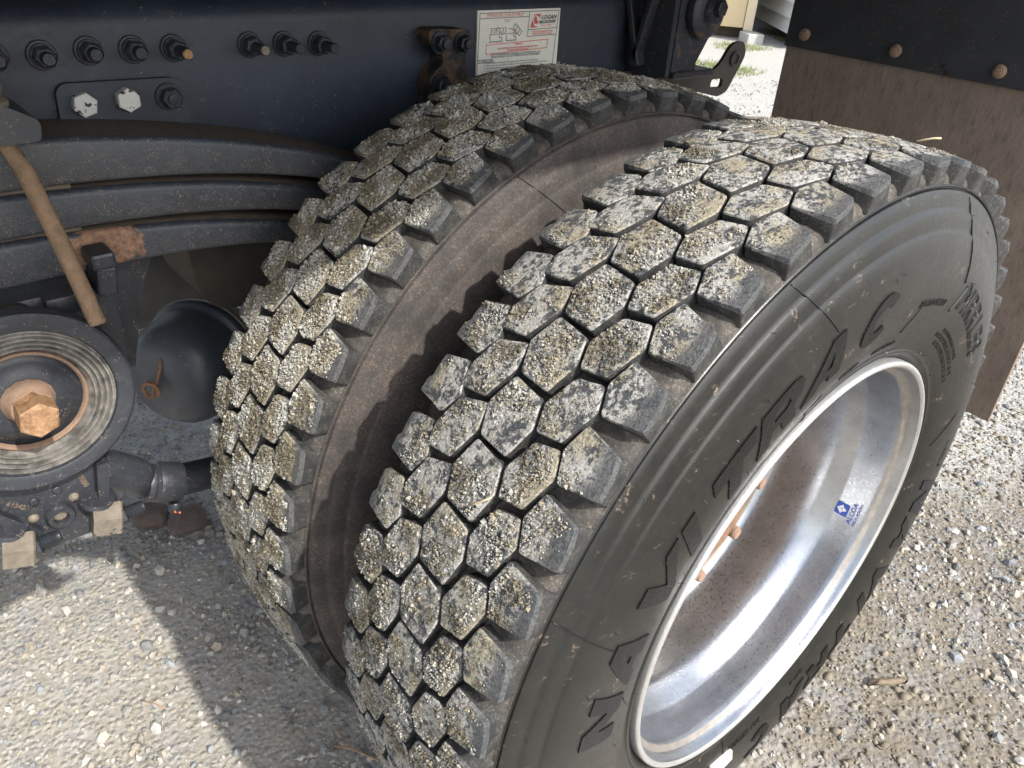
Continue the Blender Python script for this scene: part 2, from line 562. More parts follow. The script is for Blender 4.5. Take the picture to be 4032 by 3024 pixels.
def mat_ground():
    t = NT('sandy_gravel_ground')
    g = t.coords()
    n0 = t.noise(1.6, 4, .6); n1 = t.noise(14, 6, .65); n2 = t.noise(120, 6, .7); n3 = t.noise(600, 4, .7)
    v = t.voro(85); v2 = t.voro(160)
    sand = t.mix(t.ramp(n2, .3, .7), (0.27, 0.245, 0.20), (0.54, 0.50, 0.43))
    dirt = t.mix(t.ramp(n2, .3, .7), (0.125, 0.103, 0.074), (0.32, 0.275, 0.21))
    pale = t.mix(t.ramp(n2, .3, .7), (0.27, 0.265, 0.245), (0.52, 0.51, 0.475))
    # ground is darker and browner beside the outer wheel, paler beyond it
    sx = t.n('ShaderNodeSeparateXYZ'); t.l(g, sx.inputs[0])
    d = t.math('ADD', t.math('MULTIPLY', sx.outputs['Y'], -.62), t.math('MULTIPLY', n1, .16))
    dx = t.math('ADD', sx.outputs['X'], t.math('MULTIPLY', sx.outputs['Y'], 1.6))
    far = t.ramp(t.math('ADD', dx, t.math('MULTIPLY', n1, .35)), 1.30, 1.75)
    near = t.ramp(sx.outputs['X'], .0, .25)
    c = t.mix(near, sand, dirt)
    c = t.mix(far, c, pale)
    peb = t.n('ShaderNodeMix', data_type='RGBA')
    c2 = t.mix(.32, c, v.outputs['Color'])
    hs = t.n('ShaderNodeHueSaturation'); hs.inputs['Saturation'].default_value = .12; hs.inputs['Value'].default_value = .78
    t.l(c2, hs.inputs['Color'])
    c = t.mix(t.ramp(n1, .42, .62, .12, .65), c, hs.outputs[0])
    t.set(c, .95, 0, .2)
    h = t.math('ADD', t.math('MULTIPLY', t.ramp(v.outputs['Distance'], 0, .6, 1, 0), .9), t.math('ADD', t.math('MULTIPLY', n2, .9), t.math('MULTIPLY', n3, .35)))
    t.bump(h, .0042)
    return t.m
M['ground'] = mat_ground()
M['grass'] = mat_plain('short_green_grass', (0.20, 0.235, 0.085), .7, 0, .5, 9)
M['shed'] = mat_plain('tan_timber_siding', (0.62, 0.50, 0.30), .7, 0, .08, 6)
M['shed_trim'] = mat_plain('pale_timber_trim', (0.68, 0.58, 0.40), .7, 0, .08, 6)
M['siding'] = mat_plain('white_vinyl_siding', (0.62, 0.62, 0.60), .6, 0, .06, 6)
M['concrete'] = mat_plain('grey_concrete_block', (0.42, 0.42, 0.40), .9, 0, .2, 30, .002, 120)
M['timber'] = mat_plain('weathered_timber', (0.10, 0.08, 0.055), .9, 0, .4, 12)
M['grey_steel'] = mat_plain('dull_grey_steel', (0.13, 0.125, 0.115), .6, .2, .4, 20, .0006)
M['darkgap'] = mat_plain('unpainted_dark_steel', (0.012, 0.012, 0.013), .7)
M['clod'] = mat_plain('dark_brown_clod', (0.11, 0.085, 0.075), .95, 0, .5, 60, .003, 120)
M['orange'] = mat_plain('orange_paint_mark', (0.62, 0.12, 0.04), .5)
M['white_tag'] = mat_plain('white_weight_paint', (0.72, 0.71, 0.66), .5, 0, .1)
M['shield'] = mat_plain('olive_brown_shield', (0.05, 0.042, 0.033), .75, 0, .4, 40, .0006)

# ------------------------------------------------------------------ setting: ground
def build_ground():
    xs = np.unique(np.concatenate([np.linspace(-250, -3, 8), np.linspace(-3, 5, 161), np.linspace(5, 14, 30), np.linspace(14, 260, 8)]))
    ys = np.unique(np.concatenate([np.linspace(-250, -2, 8), np.linspace(-2, 4, 121), np.linspace(4, 14, 30), np.linspace(14, 260, 8)]))
    X, Y = np.meshgrid(xs, ys, indexing='ij')
    P = np.stack([X.ravel(), Y.ravel(), np.zeros(X.size)], 1)
    z = GZ + (vnoise(P, 3.1, 3) - .5) * .018 + (vnoise(P, 11, 5) - .5) * .010
    P[:, 2] = z
    nx, ny = len(xs), len(ys)
    i, j = np.meshgrid(np.arange(nx - 1), np.arange(ny - 1), indexing='ij')
    a = (i * ny + j).ravel()
    F = np.stack([a, a + ny, a + ny + 1, a + 1], 1)
    me = mesh_np('ground', P, F.ravel(), np.full(len(F), 4), None, True)
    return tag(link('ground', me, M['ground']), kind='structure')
build_ground()

def ground_z(P):
    Q = np.stack([P[:, 0], P[:, 1], np.zeros(len(P))], 1)
    return GZ + (vnoise(Q, 3.1, 3) - .5) * .018 + (vnoise(Q, 11, 5) - .5) * .010

def ico(sub=1):
    bm = bmesh.new()
    bmesh.ops.create_icosphere(bm, subdivisions=sub, radius=1.0)
    v = np.array([x.co[:] for x in bm.verts]); f = np.array([[x.index for x in p.verts] for p in bm.faces])
    bm.free()
    return v, f

def rand_rot(n):
    q = RNG.normal(size=(n, 4)); q /= np.linalg.norm(q, axis=1)[:, None]
    w, x, y, z = q.T
    return np.stack([np.stack([1 - 2 * (y * y + z * z), 2 * (x * y - z * w), 2 * (x * z + y * w)], -1),
                     np.stack([2 * (x * y + z * w), 1 - 2 * (x * x + z * z), 2 * (y * z - x * w)], -1),
                     np.stack([2 * (x * z - y * w), 2 * (y * z + x * w), 1 - 2 * (x * x + y * y)], -1)], 1)

def scatter_mesh(name, C, size, col, base_v, base_f, jitter=.28, flat=(.6, 1.0), smooth=False, mat=None):
    n = len(C)
    R = rand_rot(n)
    k = len(base_v)
    sc = np.stack([RNG.uniform(.8, 1.25, n), RNG.uniform(.7, 1.05, n), RNG.uniform(*flat, n)], 1)
    V = base_v[None] * (1 + RNG.uniform(-jitter, jitter, (n, k, 1)))
    V = V * sc[:, None, :] * size[:, None, None]
    V = np.einsum('nij,nkj->nki', R, V) + C[:, None, :]
    F = (base_f[None] + (np.arange(n) * k)[:, None, None]).reshape(-1, 3)
    me = mesh_np(name, V.reshape(-1, 3), F.ravel(), np.full(len(F), 3), None, smooth)
    ca = me.color_attributes.new('tint', 'FLOAT_COLOR', 'POINT')
    cc = np.concatenate([np.repeat(col, k, 0), np.ones((n * k, 1))], 1).astype(np.float32)
    ca.data.foreach_set('color', cc.ravel())
    if mat: me.materials.append(mat)
    return me

STONE_TINTS = np.array([(.32, .31, .29), (.41, .40, .37), (.25, .255, .26), (.48, .455, .41), (.37, .34, .285), (.55, .53, .49), (.28, .30, .32), (.40, .345, .27), (.19, .195, .20), (.45, .42, .36)])
def build_gravel():
    def region(n, x0, x1, y0, y1, keep):
        P = np.stack([RNG.uniform(x0, x1, n), RNG.uniform(y0, y1, n), np.zeros(n)], 1)
        m = RNG.random(n) < keep(P)
        return P[m]
    A = region(42000, -1.15, .05, .15, 2.3, lambda P: .38 + .62 * np.clip((vnoise(P, 6, 1) - .42) * 2.6, 0, 1))
    def keepR(P):
        k = np.clip((vnoise(P, 3.2, 9) - .44) * 7, 0, 1)
        k2 = np.clip((P[:, 0] + 1.6 * P[:, 1] - 1.3) * 3, 0, .7)
        return .16 + .84 * np.maximum(k, k2 * .6)
    B = region(44000, .1, 2.6, -.85, 1.0, keepR)
    C = region(9000, 1.0, 6.0, .6, 4.2, lambda P: np.full(len(P), .8))
    P = np.concatenate([A, B, C])
    n = len(P)
    size = np.exp(RNG.normal(math.log(.0027), .60, n)).clip(.0010, .0125)
    size[len(A) + len(B):] *= 1.9
    big = RNG.random(n) < .012
    size[big] *= 1.7
    P[:, 2] = ground_z(P) + size * RNG.uniform(-.1, .45, n)
    col = STONE_TINTS[RNG.integers(0, len(STONE_TINTS), n)] * RNG.uniform(.85, 1.3, (n, 1))
    v, f = ico(1)
    me = scatter_mesh('gravel', P, size, col, v, f, .3, (.5, .95), False, M['stone'])
    o = bpy.data.objects.new('gravel', me); COL.objects.link(o)
    tag(o, 'loose grey crushed stone spread over the ground', kind='stuff')
    # dirt crumbs in the brown area beside the outer wheel
    D = region(26000, .05, 2.3, -.85, .9, lambda P: np.clip(1.1 - np.clip((vnoise(P, 3.2, 9) - .40) * 6, 0, 1), 0.12, 1))
    n = len(D)
    size = np.exp(RNG.normal(math.log(.0030), .55, n)).clip(.001, .011)
    D[:, 2] = ground_z(D) + size * .1
    tint = np.array([(.25, .215, .165), (.30, .26, .20), (.19, .16, .115), (.34, .305, .24)])[RNG.integers(0, 4, n)]
    v, f = ico(1)
    me = scatter_mesh('dirt', D, size, tint, v, f, .35, (.4, .8), True, M['mud'])
    o = bpy.data.objects.new('dirt', me); COL.objects.link(o)
    tag(o, 'small brown dirt crumbs beside the outer wheel', kind='stuff')
build_gravel()

# ------------------------------------------------------------------ tyres
YC = 0.124                # middle of the tread
def crown(y): return 0.527 - 0.55 * (y - 0.105) ** 2
PITCH = 360.0 / 52
ROWS = {   # outline of each block's running face: (degrees, y); phase in degrees
    'centre': (4.90, [(0.0, .140), (.6, .1045), (3.1, .0965), (6.45, .1055), (6.15, .139), (3.25, .1505)]),
    'mid_out': (2.06, [(0.0, .0865), (-.6, .0625), (1.6, .0540), (5.35, .0660), (5.75, .0905), (3.3, .0985)]),
    'shoulder_out': (5.14, [(0.0, .0520), (.85, .0165), (2.5, .0128), (4.85, .0116), (5.5, .0485), (2.8, .0592)]),
    'mid_in': (2.68, [(0.0, .1835), (-1.05, .1520), (1.6, .1470), (5.2, .1605), (5.6, .1905), (3.3, .1945)]),
    'shoulder_in': (6.79, [(0.0, .2310), (-.6, .2010), (2.6, .1870), (5.0, .1985), (4.6, .2365), (3.0, .2360), (2.6, .2315), (1.6, .2325)]),
}
DEPTH = 0.0145
RIDGE_R, RIDGE_Y = 0.4968, 0.0155

def polar(deg, r, y): return (r * math.cos(rad(deg)), y, r * math.sin(rad(deg)))

def block_mesh(row, poly, mats):
    n0 = len(poly)
    cd = sum(p[0] for p in poly) / n0; cy = sum(p[1] for p in poly) / n0
    # metres on the unrolled surface
    K = rad(1) * 0.525
    flat = [((p[0] - cd) * K, p[1] - cy) for p in poly]
    flat = [(u * 1.06, w * 1.06) for u, w in flat]
    rp = round_poly(flat, .0026, 2)
    def inset(P, d):
        out = []; n = len(P)
        for i in range(n):
            p = Vector(P[i]); l = p.length
            out.append(tuple(p * max(.2, (l - d) / l)))
        return out
    def ring(P, fr, base=False):
        vs = []
        for (u, w) in P:
            y = w + cy; deg = cd + u / K
            r = fr(y)
            if base:
                if row == 'shoulder_out' and y < .022: y, r = RIDGE_Y - .0012, RIDGE_R + .0012
                if row == 'shoulder_in' and y > .226: y, r = 2 * YC - RIDGE_Y + .0012, RIDGE_R + .0012
            vs.append(bm.verts.new(polar(deg, r, y)))
            if row == 'shoulder_out': vs[-1][lay] = min(1, max(0, (.036 - y) / .020))
            if row == 'shoulder_in': vs[-1][lay] = .7 * min(1, max(0, (y - .212) / .020))
        return vs
    bm = bmesh.new()
    lay = bm.verts.layers.float.new('clean')
    top_in = ring(inset(rp, .009), lambda y: crown(y) + .0003)
    top = ring(inset(rp, .0012), crown)
    def shoulder_drop(y):          # the outermost edge of a shoulder block is worn round
        d = 0.0
        if row == 'shoulder_out' and y < .022: d = .0042
        if row == 'shoulder_in' and y > .226: d = .0036
        return crown(y) - .0014 - d
    edge = ring(rp, shoulder_drop)
    low = ring(inset(rp, -.0008), lambda y: crown(y) - DEPTH - .001, True)
    cen = bm.verts.new(polar(cd, crown(cy) + .0006, cy))
    n = len(rp)
    for i in range(n):
        j = (i + 1) % n
        f = bm.faces.new((cen, top_in[i], top_in[j])); f.material_index = 0
        f = bm.faces.new((top_in[i], top[i], top[j], top_in[j])); f.material_index = 0
        f = bm.faces.new((top[i], edge[i], edge[j], top[j])); f.material_index = 0
        f = bm.faces.new((edge[i], low[i], low[j], edge[j])); f.material_index = 1
    bmesh.ops.recalc_face_normals(bm, faces=bm.faces)
    # outward
    f0 = next(f for f in bm.faces if cen in f.verts)
    if f0.normal.dot(cen.co) < 0: bmesh.ops.reverse_faces(bm, faces=bm.faces)
    me = bpy.data.meshes.new('tread_block_' + row)
    bm.to_mesh(me); bm.free()
    me.polygons.foreach_set('use_smooth', np.ones(len(me.polygons), bool))
    me.set_sharp_from_angle(angle=rad(38))
    for m in mats: me.materials.append(m)
    return me

# half profile of the tyre from the tread floor at the middle to the bead, outer side (R, y)
SIDE = [(.5128, .124), (.5126, .100), (.5122, .070), (.5118, .045), (.5105, .032), (.5065, .0215), (.5025, .0180),
        (RIDGE_R + .0016, RIDGE_Y + .0012), (RIDGE_R + .0008, RIDGE_Y - .0016), (RIDGE_R - .0004, RIDGE_Y - .0028), (RIDGE_R - .0016, RIDGE_Y - .0022), (RIDGE_R - .0024, RIDGE_Y + .0002),
        (RIDGE_R - .0034, RIDGE_Y + .0002), (.4925, .0126), (.4900, .0108), (.4850, .0088), (.4780, .0066), (.4752, .0058), (.4735, .0040), (.4715, .0026), (.4650, .0006), (.4570, -.0014),
        (.4552, -.0018), (.4535, -.0034), (.4515, -.0046), (.4400, -.0078), (.4250, -.0110), (.4100, -.0124), (.3950, -.0130), (.3800, -.0124),
        (.3650, -.0108), (.3500, -.0082), (.3380, -.0054), (.3280, -.0022), (.3200, .0012), (.3160, .0034), (.3140, .0036), (.3125, .0022),
        (.3100, .0022), (.3070, .0044), (.3045, .0076), (.3018, .0108), (.2990, .0150), (.2960, .0200)]
_sr = np.array([p[0] for p in SIDE[13:]])[::-1]; _sy = np.array([p[1] for p in SIDE[13:]])[::-1]
def side_y(r): return float(np.interp(r, _sr, _sy))

def carcass_mesh(mat_side, mat_groove, n=240):
    prof = SIDE + []
    inner = [(r, 2 * YC - y) for r, y in SIDE][::-1][:-1]
    loop = inner + prof
    V = []; F = []
    th = np.linspace(0, 2 * PI, n, endpoint=False)
    for (r, y) in loop:
        V.append(np.stack([r * np.cos(th), np.full(n, y), r * np.sin(th)], 1))
    V = np.concatenate(V)
    mi = []
    kk = np.arange(n); k2 = (kk + 1) % n
    for i in range(len(loop) - 1):
        F.append(np.stack([i * n + kk, i * n + k2, (i + 1) * n + k2, (i + 1) * n + kk], 1))
        r = (loop[i][0] + loop[i + 1][0]) / 2
        mi.append(np.full(n, 1 if r > RIDGE_R + .0003 else 0))
    F = np.concatenate(F); mi = np.concatenate(mi)
    # normals out: check one
    me = mesh_np('tyre', V, F[:, ::-1].ravel(), np.full(len(F), 4), mi, True)
    me.set_sharp_from_angle(angle=rad(34))
    me.materials.append(mat_side); me.materials.append(mat_groove)
    return me

def mud_mesh(name, y_off, density, tints, th0, th1, thick, size_mu):
    """crumbs of dried mud lying on the running faces"""
    Ps = []; Ns = []; W = []
    for row, (ph, poly) in ROWS.items():
        k0 = int(math.floor((th0 - ph) / PITCH)); k1 = int(math.ceil((th1 - ph) / PITCH))
        pd = np.array([p[0] for p in poly]); py = np.array([p[1] for p in poly])
        for k in range(k0, k1):
            m = int(density * (pd.max() - pd.min()) * (py.max() - py.min()) * 0.0092 * 1e6)
            d = RNG.uniform(pd.min(), pd.max(), m); y = RNG.uniform(py.min(), py.max(), m)
            ins = np.zeros(m, bool); dist = np.full(m, 9.0)
            for i in range(len(poly)):
                a0, b0 = pd[i], py[i]; a1, b1 = pd[i - 1], py[i - 1]
                c = ((b0 > y) != (b1 > y)) & (d < (a1 - a0) * (y - b0) / (b1 - b0 + 1e-12) + a0)
                ins ^= c
                ex, ey = (a1 - a0) * .0092, b1 - b0
                L = math.hypot(ex, ey)
                qx, qy = (d - a0) * .0092, y - b0
                t = np.clip((qx * ex + qy * ey) / L ** 2, 0, 1)
                dist = np.minimum(dist, np.hypot(qx - t * ex, qy - t * ey))
            ok = ins & (dist > .0012)
            d, y, dist = d[ok], y[ok], dist[ok]
            th = np.radians(ph + k * PITCH + d)
            r = 0.527 - .55 * (y - .105) ** 2
            P = np.stack([r * np.cos(th), y, r * np.sin(th)], 1)
            Ps.append(P); W.append(dist)
    P = np.concatenate(Ps); dist = np.concatenate(W)
    n1 = vnoise(P + 5, 55, 21 + int(y_off * 10)); n2 = vnoise(P + 5, 190, 23); n3 = vnoise(P + 5, 17, 25 + int(y_off * 10))
    dens = .55 * n1 + .35 * n2 + .5 * n3
    low = np.clip((np.degrees(np.arctan2(P[:, 2], P[:, 0])) - 112) / 40, 0, 1) * .24      # thicker where the tyre last met the ground
    dens = dens + low
    dens = dens - .45 * np.clip((.030 - P[:, 1]) / .016, 0, 1) - .3 * np.clip((P[:, 1] - .216) / .016, 0, 1)      # worn clean on the shoulders
    keep = RNG.random(len(P)) < np.clip((dens - thick) * 4, .012, 1)
    P = P[keep]; d2 = dens[keep]
    n = len(P)
    size = np.exp(RNG.normal(math.log(size_mu), .45, n)).clip(.0004, .0030) * (.8 + 1.3 * np.clip(d2 - thick, 0, .45))
    rr = np.hypot(P[:, 0], P[:, 2])
    lift = RNG.random(n) * np.clip((d2 - thick) * .006, 0, .0022)
    P[:, 0] *= (rr + lift) / rr; P[:, 2] *= (rr + lift) / rr
    cm = np.clip((vnoise(P + 5, 40, 31) - .35) * 3.2 + RNG.normal(0, .25, n), 0, .999)
    t = np.array(tints)
    col = t[(cm * len(t)).astype(int)] * RNG.uniform(.6, 1.25, (n, 1))
    P[:, 1] += y_off
    v = np.array([(1, 0, 0), (-1, 0, 0), (0, 1, 0), (0, -1, 0), (0, 0, 1), (0, 0, -1)], float)
    f = np.array([(0, 2, 4), (2, 1, 4), (1, 3, 4), (3, 0, 4), (2, 0, 5), (1, 2, 5), (3, 1, 5), (0, 3, 5)])
    return scatter_mesh(name, P, size, col, v, f, .35, (.6, 1.0), False, M['mud'])

def make_tyre(root, y_off, mats_block, mat_side, mudargs):
    tyre = link('tyre', carcass_mesh(mat_side, M['groove']), None, root, loc=(0, 0, 0))
    for row, (ph, poly) in ROWS.items():
        me = block_mesh(row, poly, mats_block)
        for k in range(52):
            o = bpy.data.objects.new('tread_block', me)
            COL.objects.link(o)
            o.parent = tyre
            o.rotation_euler = (0, -rad(ph + k * PITCH + random.uniform(-.06, .06)), 0)
            o.scale = (1 + random.uniform(-.0012, .0006),) * 1 + (1.0,) + (1 + random.uniform(-.0012, .0006),)
    me = mud_mesh('dried_mud', 0.0, *mudargs)
    o = bpy.data.objects.new('dried_mud', me); COL.objects.link(o); o.parent = tyre
    tag(o, kind='stuff')
    return tyre

wheel = empty('wheel', (0, 0, 0), 'nearer outer wheel with deep polished aluminium rim and dusty NAVITRAC tyre', 'wheel', 'twin rear wheels of the truck')
tyre_o = make_tyre(wheel, 0, [M['tread_outer'], M['block_side']], M['sidewall'],
                   (.34, [(.46, .45, .41), (.41, .37, .29), (.32, .27, .18), (.47, .45, .39), (.19, .165, .115)], 28, 214, .69, .00072))
INNER_Y = 0.3428
wheel2 = empty('wheel', (0, INNER_Y, 0), 'inner wheel half hidden behind the outer one, its tyre caked in dull mud', 'wheel', 'twin rear wheels of the truck')
tyre_i = make_tyre(wheel2, 1, [M['tread_inner'], M['block_side']], M['sidewall_dirty'],
                   (.40, [(.52, .51, .46), (.44, .41, .33), (.36, .31, .21), (.50, .47, .40), (.22, .19, .13)], 40, 222, .47, .00080))

# ------------------------------------------------------------------ lettering on the sidewall
def stroke_letters():
    C = []
    for i in range(15):
        t = rad(38 + 284 * i / 14)
        C.append((.66 + .62 * math.cos(t), .5 + .5 * math.sin(t)))
    for i in range(14, -1, -1):
        t = rad(44 + 272 * i / 14)
        C.append((.70 + .30 * math.cos(t), .5 + .24 * math.sin(t)))
    return {
        'N': ([(0, 0), (0, 1), (.42, 1), (.97, .42), (.97, 1), (1.4, 1), (1.4, 0), (.98, 0), (.43, .58), (.43, 0)], []),
        'A': ([(0, 0), (.60, 1), (1.02, 1), (1.42, 0), (.98, 0), (.92, .18), (.56, .18), (.45, 0)], [[(.66, .38), (.86, .38), (.80, .70)]]),
        'V': ([(0, 1), (.42, 1), (.74, .42), (1.06, 1), (1.46, 1), (.86, 0), (.50, 0)], []),
        'I': ([(0, 0), (0, 1), (.42, 1), (.42, 0)], []),
        'T': ([(0, 1), (1.3, 1), (1.3, .68), (.88, .68), (.88, 0), (.45, 0), (.45, .68), (0, .68)], []),
        'R': ([(0, 0), (0, 1), (.95, 1), (1.2, .94), (1.33, .80), (1.30, .60), (1.10, .46), (1.36, 0), (.92, 0), (.70, .36), (.42, .36), (.42, 0)], [[(.42, .57), (.82, .57), (.92, .67), (.82, .78), (.42, .78)]]),
        'C': (C, []),
    }
LET = stroke_letters()
LH = 0.052
LW = 0.0465
def side_point(u, v, h, th0, r0):
    """u along the word in metres (clockwise), v radially outwards, h proud of the sidewall"""
    r = r0 + v
    th = rad(th0) - u / (r0 + LH / 2)
    y = side_y(r)
    dy = (side_y(r + .003) - side_y(r - .003)) / .006
    nr, ny = dy, -1.0
    L = math.hypot(nr, ny)
    return (math.cos(th) * (r + nr / L * h), y + ny / L * h, math.sin(th) * (r + nr / L * h))

def letter_mesh(ch, th0, r0=.3610, shear=.36, ht=.0014):
    outer, holes = LET[ch]
    bm = bmesh.new()
    lay = bm.verts.layers.float.new('rib')
    es = []
    for poly in [outer] + holes:
        vs = [bm.verts.new((x * LW, 0, y * LH)) for x, y in poly]
        for i in range(len(vs)): es.append(bm.edges.new((vs[i], vs[(i + 1) % len(vs)])))
    bmesh.ops.triangle_fill(bm, use_beauty=True, use_dissolve=False, edges=es)
    for k in range(1, 14):
        bmesh.ops.bisect_plane(bm, geom=bm.verts[:] + bm.edges[:] + bm.faces[:], plane_co=(k * .1 * LW, 0, 0), plane_no=(1, 0, 0))
    for k in range(1, 4):
        bmesh.ops.bisect_plane(bm, geom=bm.verts[:] + bm.edges[:] + bm.faces[:], plane_co=(0, 0, k * .25 * LH), plane_no=(0, 0, 1))
    ex = bmesh.ops.extrude_face_region(bm, geom=bm.faces[:])
    top = {v for v in ex['geom'] if isinstance(v, bmesh.types.BMVert)}
    for v in bm.verts:
        u, w = v.co.x, v.co.z
        v[lay] = (u + .25 * w) / .0016
        v.co = side_point(u + shear * w, w, ht if v in top else -.002, th0, r0)
    return from_bm('letter', bm)
WORD = [('N', 177.6), ('A', 166.6), ('V', 154.2), ('I', 143.4), ('T', 136.8), ('R', 126.8), ('A', 116.2), ('C', 102.8)]
for base in (0.0, 180.0):
    for ch, t0 in WORD:
        link('letter', letter_mesh(ch, t0 - base), M['letter'], tyre_o, loc=(0, 0, 0))

def text_mesh(body, size=1.0, outline=False, bevel=.02, align='LEFT', shear=0.0, bold=0.0, spacing=1.0):
    cu = bpy.data.curves.new('txt', 'FONT')
    cu.body = body
    cu.size = size
    cu.align_x = align
    cu.shear = shear
    cu.space_character = spacing
    cu.resolution_u = 3
    cu.offset = bold
    if outline:
        cu.fill_mode = 'NONE'
        cu.bevel_depth = bevel
        cu.bevel_resolution = 0
    ob = bpy.data.objects.new('txt', cu)
    COL.objects.link(ob)
    dg = bpy.context.evaluated_depsgraph_get()
    me = bpy.data.meshes.new_from_object(ob.evaluated_get(dg))
    bpy.data.objects.remove(ob)
    bpy.data.curves.remove(cu)
    return me

def side_text(body, th0, r0, h, outline=False, shear=.2, ht=.0006, bold=0.0, spacing=1.05, mat=None, parent=None, name='raised_lettering'):
    me = text_mesh(body, 1.0, outline, .035, 'LEFT', shear, bold, spacing)
    bm = bmesh.new(); bm.from_mesh(me); bpy.data.meshes.remove(me)
    if not outline:
        ex = bmesh.ops.extrude_face_region(bm, geom=bm.faces[:])
        top = {v for v in ex['geom'] if isinstance(v, bmesh.types.BMVert)}
        for v in bm.verts: v.co.z = ht if v in top else -.0008
    else:
        for v in bm.verts: v.co.z *= h
    k = h / .72
    for v in bm.verts:
        v.co = side_point(v.co.x * k, v.co.y * k, v.co.z, th0, r0)
    m2 = from_bm(name, bm)
    return link(name, m2, mat or M['rubber_mark'], parent or tyre_o, loc=(0, 0, 0))
side_text('REGROOVABLE', 82.5, .3735, .0085, shear=.25, ht=.0008)
side_text('MRRLES', 63.5, .3780, .034, True, .25, spacing=1.25, bold=0)
side_text('MAX LOAD SINGLE 6175 LBS AT 105 PSI', 63.0, .3400, .0065, ht=.0006)
side_text('MAX LOAD DUAL 5840 LBS AT 105 PSI', 60.0, .3315, .0062, ht=.0006)
side_text('TREAD 5 PLIES SIDEWALL 1 PLY STEEL', 61.0, .3490, .0050, ht=.0006)
side_text('11R22.5', 8.0, .3860, .0120, ht=.0006)
side_text('TUBELESS', 103.0, .3285, .0060, ht=.0008)
side_text('STEEL BELTED', 92.0, .3290, .0060, ht=.0008)
side_text('LOAD RANGE G', 142.0, .3175, .0055, ht=.0010)
side_text('RADIAL', 128.0, .3175, .0055, ht=.0010)
side_text('DOT 3SET3E873', -82.0, .3350, .0085, ht=.0008)
side_text('12-07-10', -63.0, .3360, .0070, ht=.0008)

# mould seams and hair-like flash on the sidewall
def seam(th0, r0, th1, r1, w=.0008, parent=None, mat=None):
    bm = bmesh.new()
    pts = []
    for i in range(13):
        t = i / 12
        r = r0 + (r1 - r0) * t; th = rad(th0 + (th1 - th0) * t)
        pts.append((r * math.cos(th), side_y(r) - .0004, r * math.sin(th)))
    bm_tube(bm, pts, w, 6)
    link('mould_seam', from_bm('mould_seam', bm, True), mat or M['rubber_mark'], parent or tyre_o, loc=(0, 0, 0))
for a in ((113.5, .492, 108.2, .418), (72.3, .490, 66.0, .405), (154.0, .492, 157.9, .408), (107.5, .330, 113.5, .303), (-10.5, .43, -4.5, .335), (17.0, .386, 10.4, .338), (84.0, .345, 80.5, .375), (-96.5, .47, -98.5, .31), (170, .355, 174.5, .335), (66, .37, 63.5, .405)):
    seam(*a, w=.0007)
for _ in range(46):
    th = random.uniform(5, 185); r = random.choice([.3155, .345, .365, .41, .425, .4735])
    p = Vector((r * math.cos(rad(th)), side_y(r), r * math.sin(rad(th))))
    if _ == 0: bmv = bmesh.new()
    d = Vector((random.uniform(-1, 1), -1.0, random.uniform(-1, 1))).normalized() * random.uniform(.0025, .006)
    bm_tube(bmv, [p, p + d * .6, p + d + Vector((0, .0004, -.0004))], .00035, 4)
tag(link('rubber_hair', from_bm('rubber_hair', bmv), M['rubber_mark'], tyre_o, loc=(0, 0, 0)), kind='stuff')
for a in ((113.8, .4735 + .02, 108.5, .42), (24.0, .492, 27.0, .41)):
    seam(a[0], a[1], a[2], a[3], .0006, tyre_i, M['darkgap'])

# ------------------------------------------------------------------ rim of the outer wheel
RIMP = [(.2985, .022), (.2994, .0110), (.2992, .0034), (.2983, .0010), (.2966, -.0004), (.2945, -.0006), (.2926, .0006), (.2912, .0026), (.2898, .0055), (.2890, .0095),
        (.2868, .0150), (.2825, .0185), (.2800, .0205), (.2788, .0235), (.2782, .030), (.2770, .048), (.2756, .066), (.2745, .0705), (.2720, .0745),
        (.2660, .0850), (.2610, .0930), (.2585, .1010), (.2572, .115), (.2562, .160), (.2545, .176), (.2500, .1860), (.2400, .1910), (.2200, .1935), (.1900, .1945), (.1130, .1945), (.1115, .1960), (.1110, .215)]
bm = bmesh.new()
rings = bm_lathe(bm, RIMP, (0, 0, 0), (0, 1, 0), 192)
bm.faces.ensure_lookup_table()
for i, f in enumerate(bm.faces):
    seg = i // 192
    if seg < 7: f.material_index = 3
    elif 10 <= seg <= 11: f.material_index = 1
    elif seg >= 25: f.material_index = 2
rim = link('rim', from_bm('rim', bm, angle=50), [M['alu'], M['alu_band'], M['alu_stain'], M['alu_lip']], wheel)
bm = bmesh.new()   # hub seen through the centre bore
bm_lathe(bm, [(.1105, .24), (.1105, .150), (.100, .138), (.086, .130), (.0, .128)], (0, 0, 0), (0, 1, 0), 48)
link('hub', from_bm('hub', bm, angle=40), M['rust'], wheel)
for k in range(10):
    a = rad(-41.5 + 36 * k)
    p = Vector((.1429 * math.cos(a), 0, .1429 * math.sin(a)))
    bm = bmesh.new()
    bm_lathe(bm, [(0, .0), (.019, .0), (.019, .003), (.0, .003)], p + Vector((0, .1940, 0)), (0, -1, 0), 20)
    bm_hex(bm, p + Vector((0, .1910, 0)), p + Vector((0, .168, 0)), .0165, .0015, random.random())
    prof = [(0, 0)]
    for q in range(15):
        prof += [(.0108, q * .002), (.0096, q * .002 + .001)]
    prof += [(.0088, .0315), (0, .0320)]
    bm_lathe(bm, prof, p + Vector((0, .1695, 0)), (0, -1, 0), 14)
    link('wheel_stud', from_bm('wheel_stud', bm, angle=30), M['rust_pale'], rim)

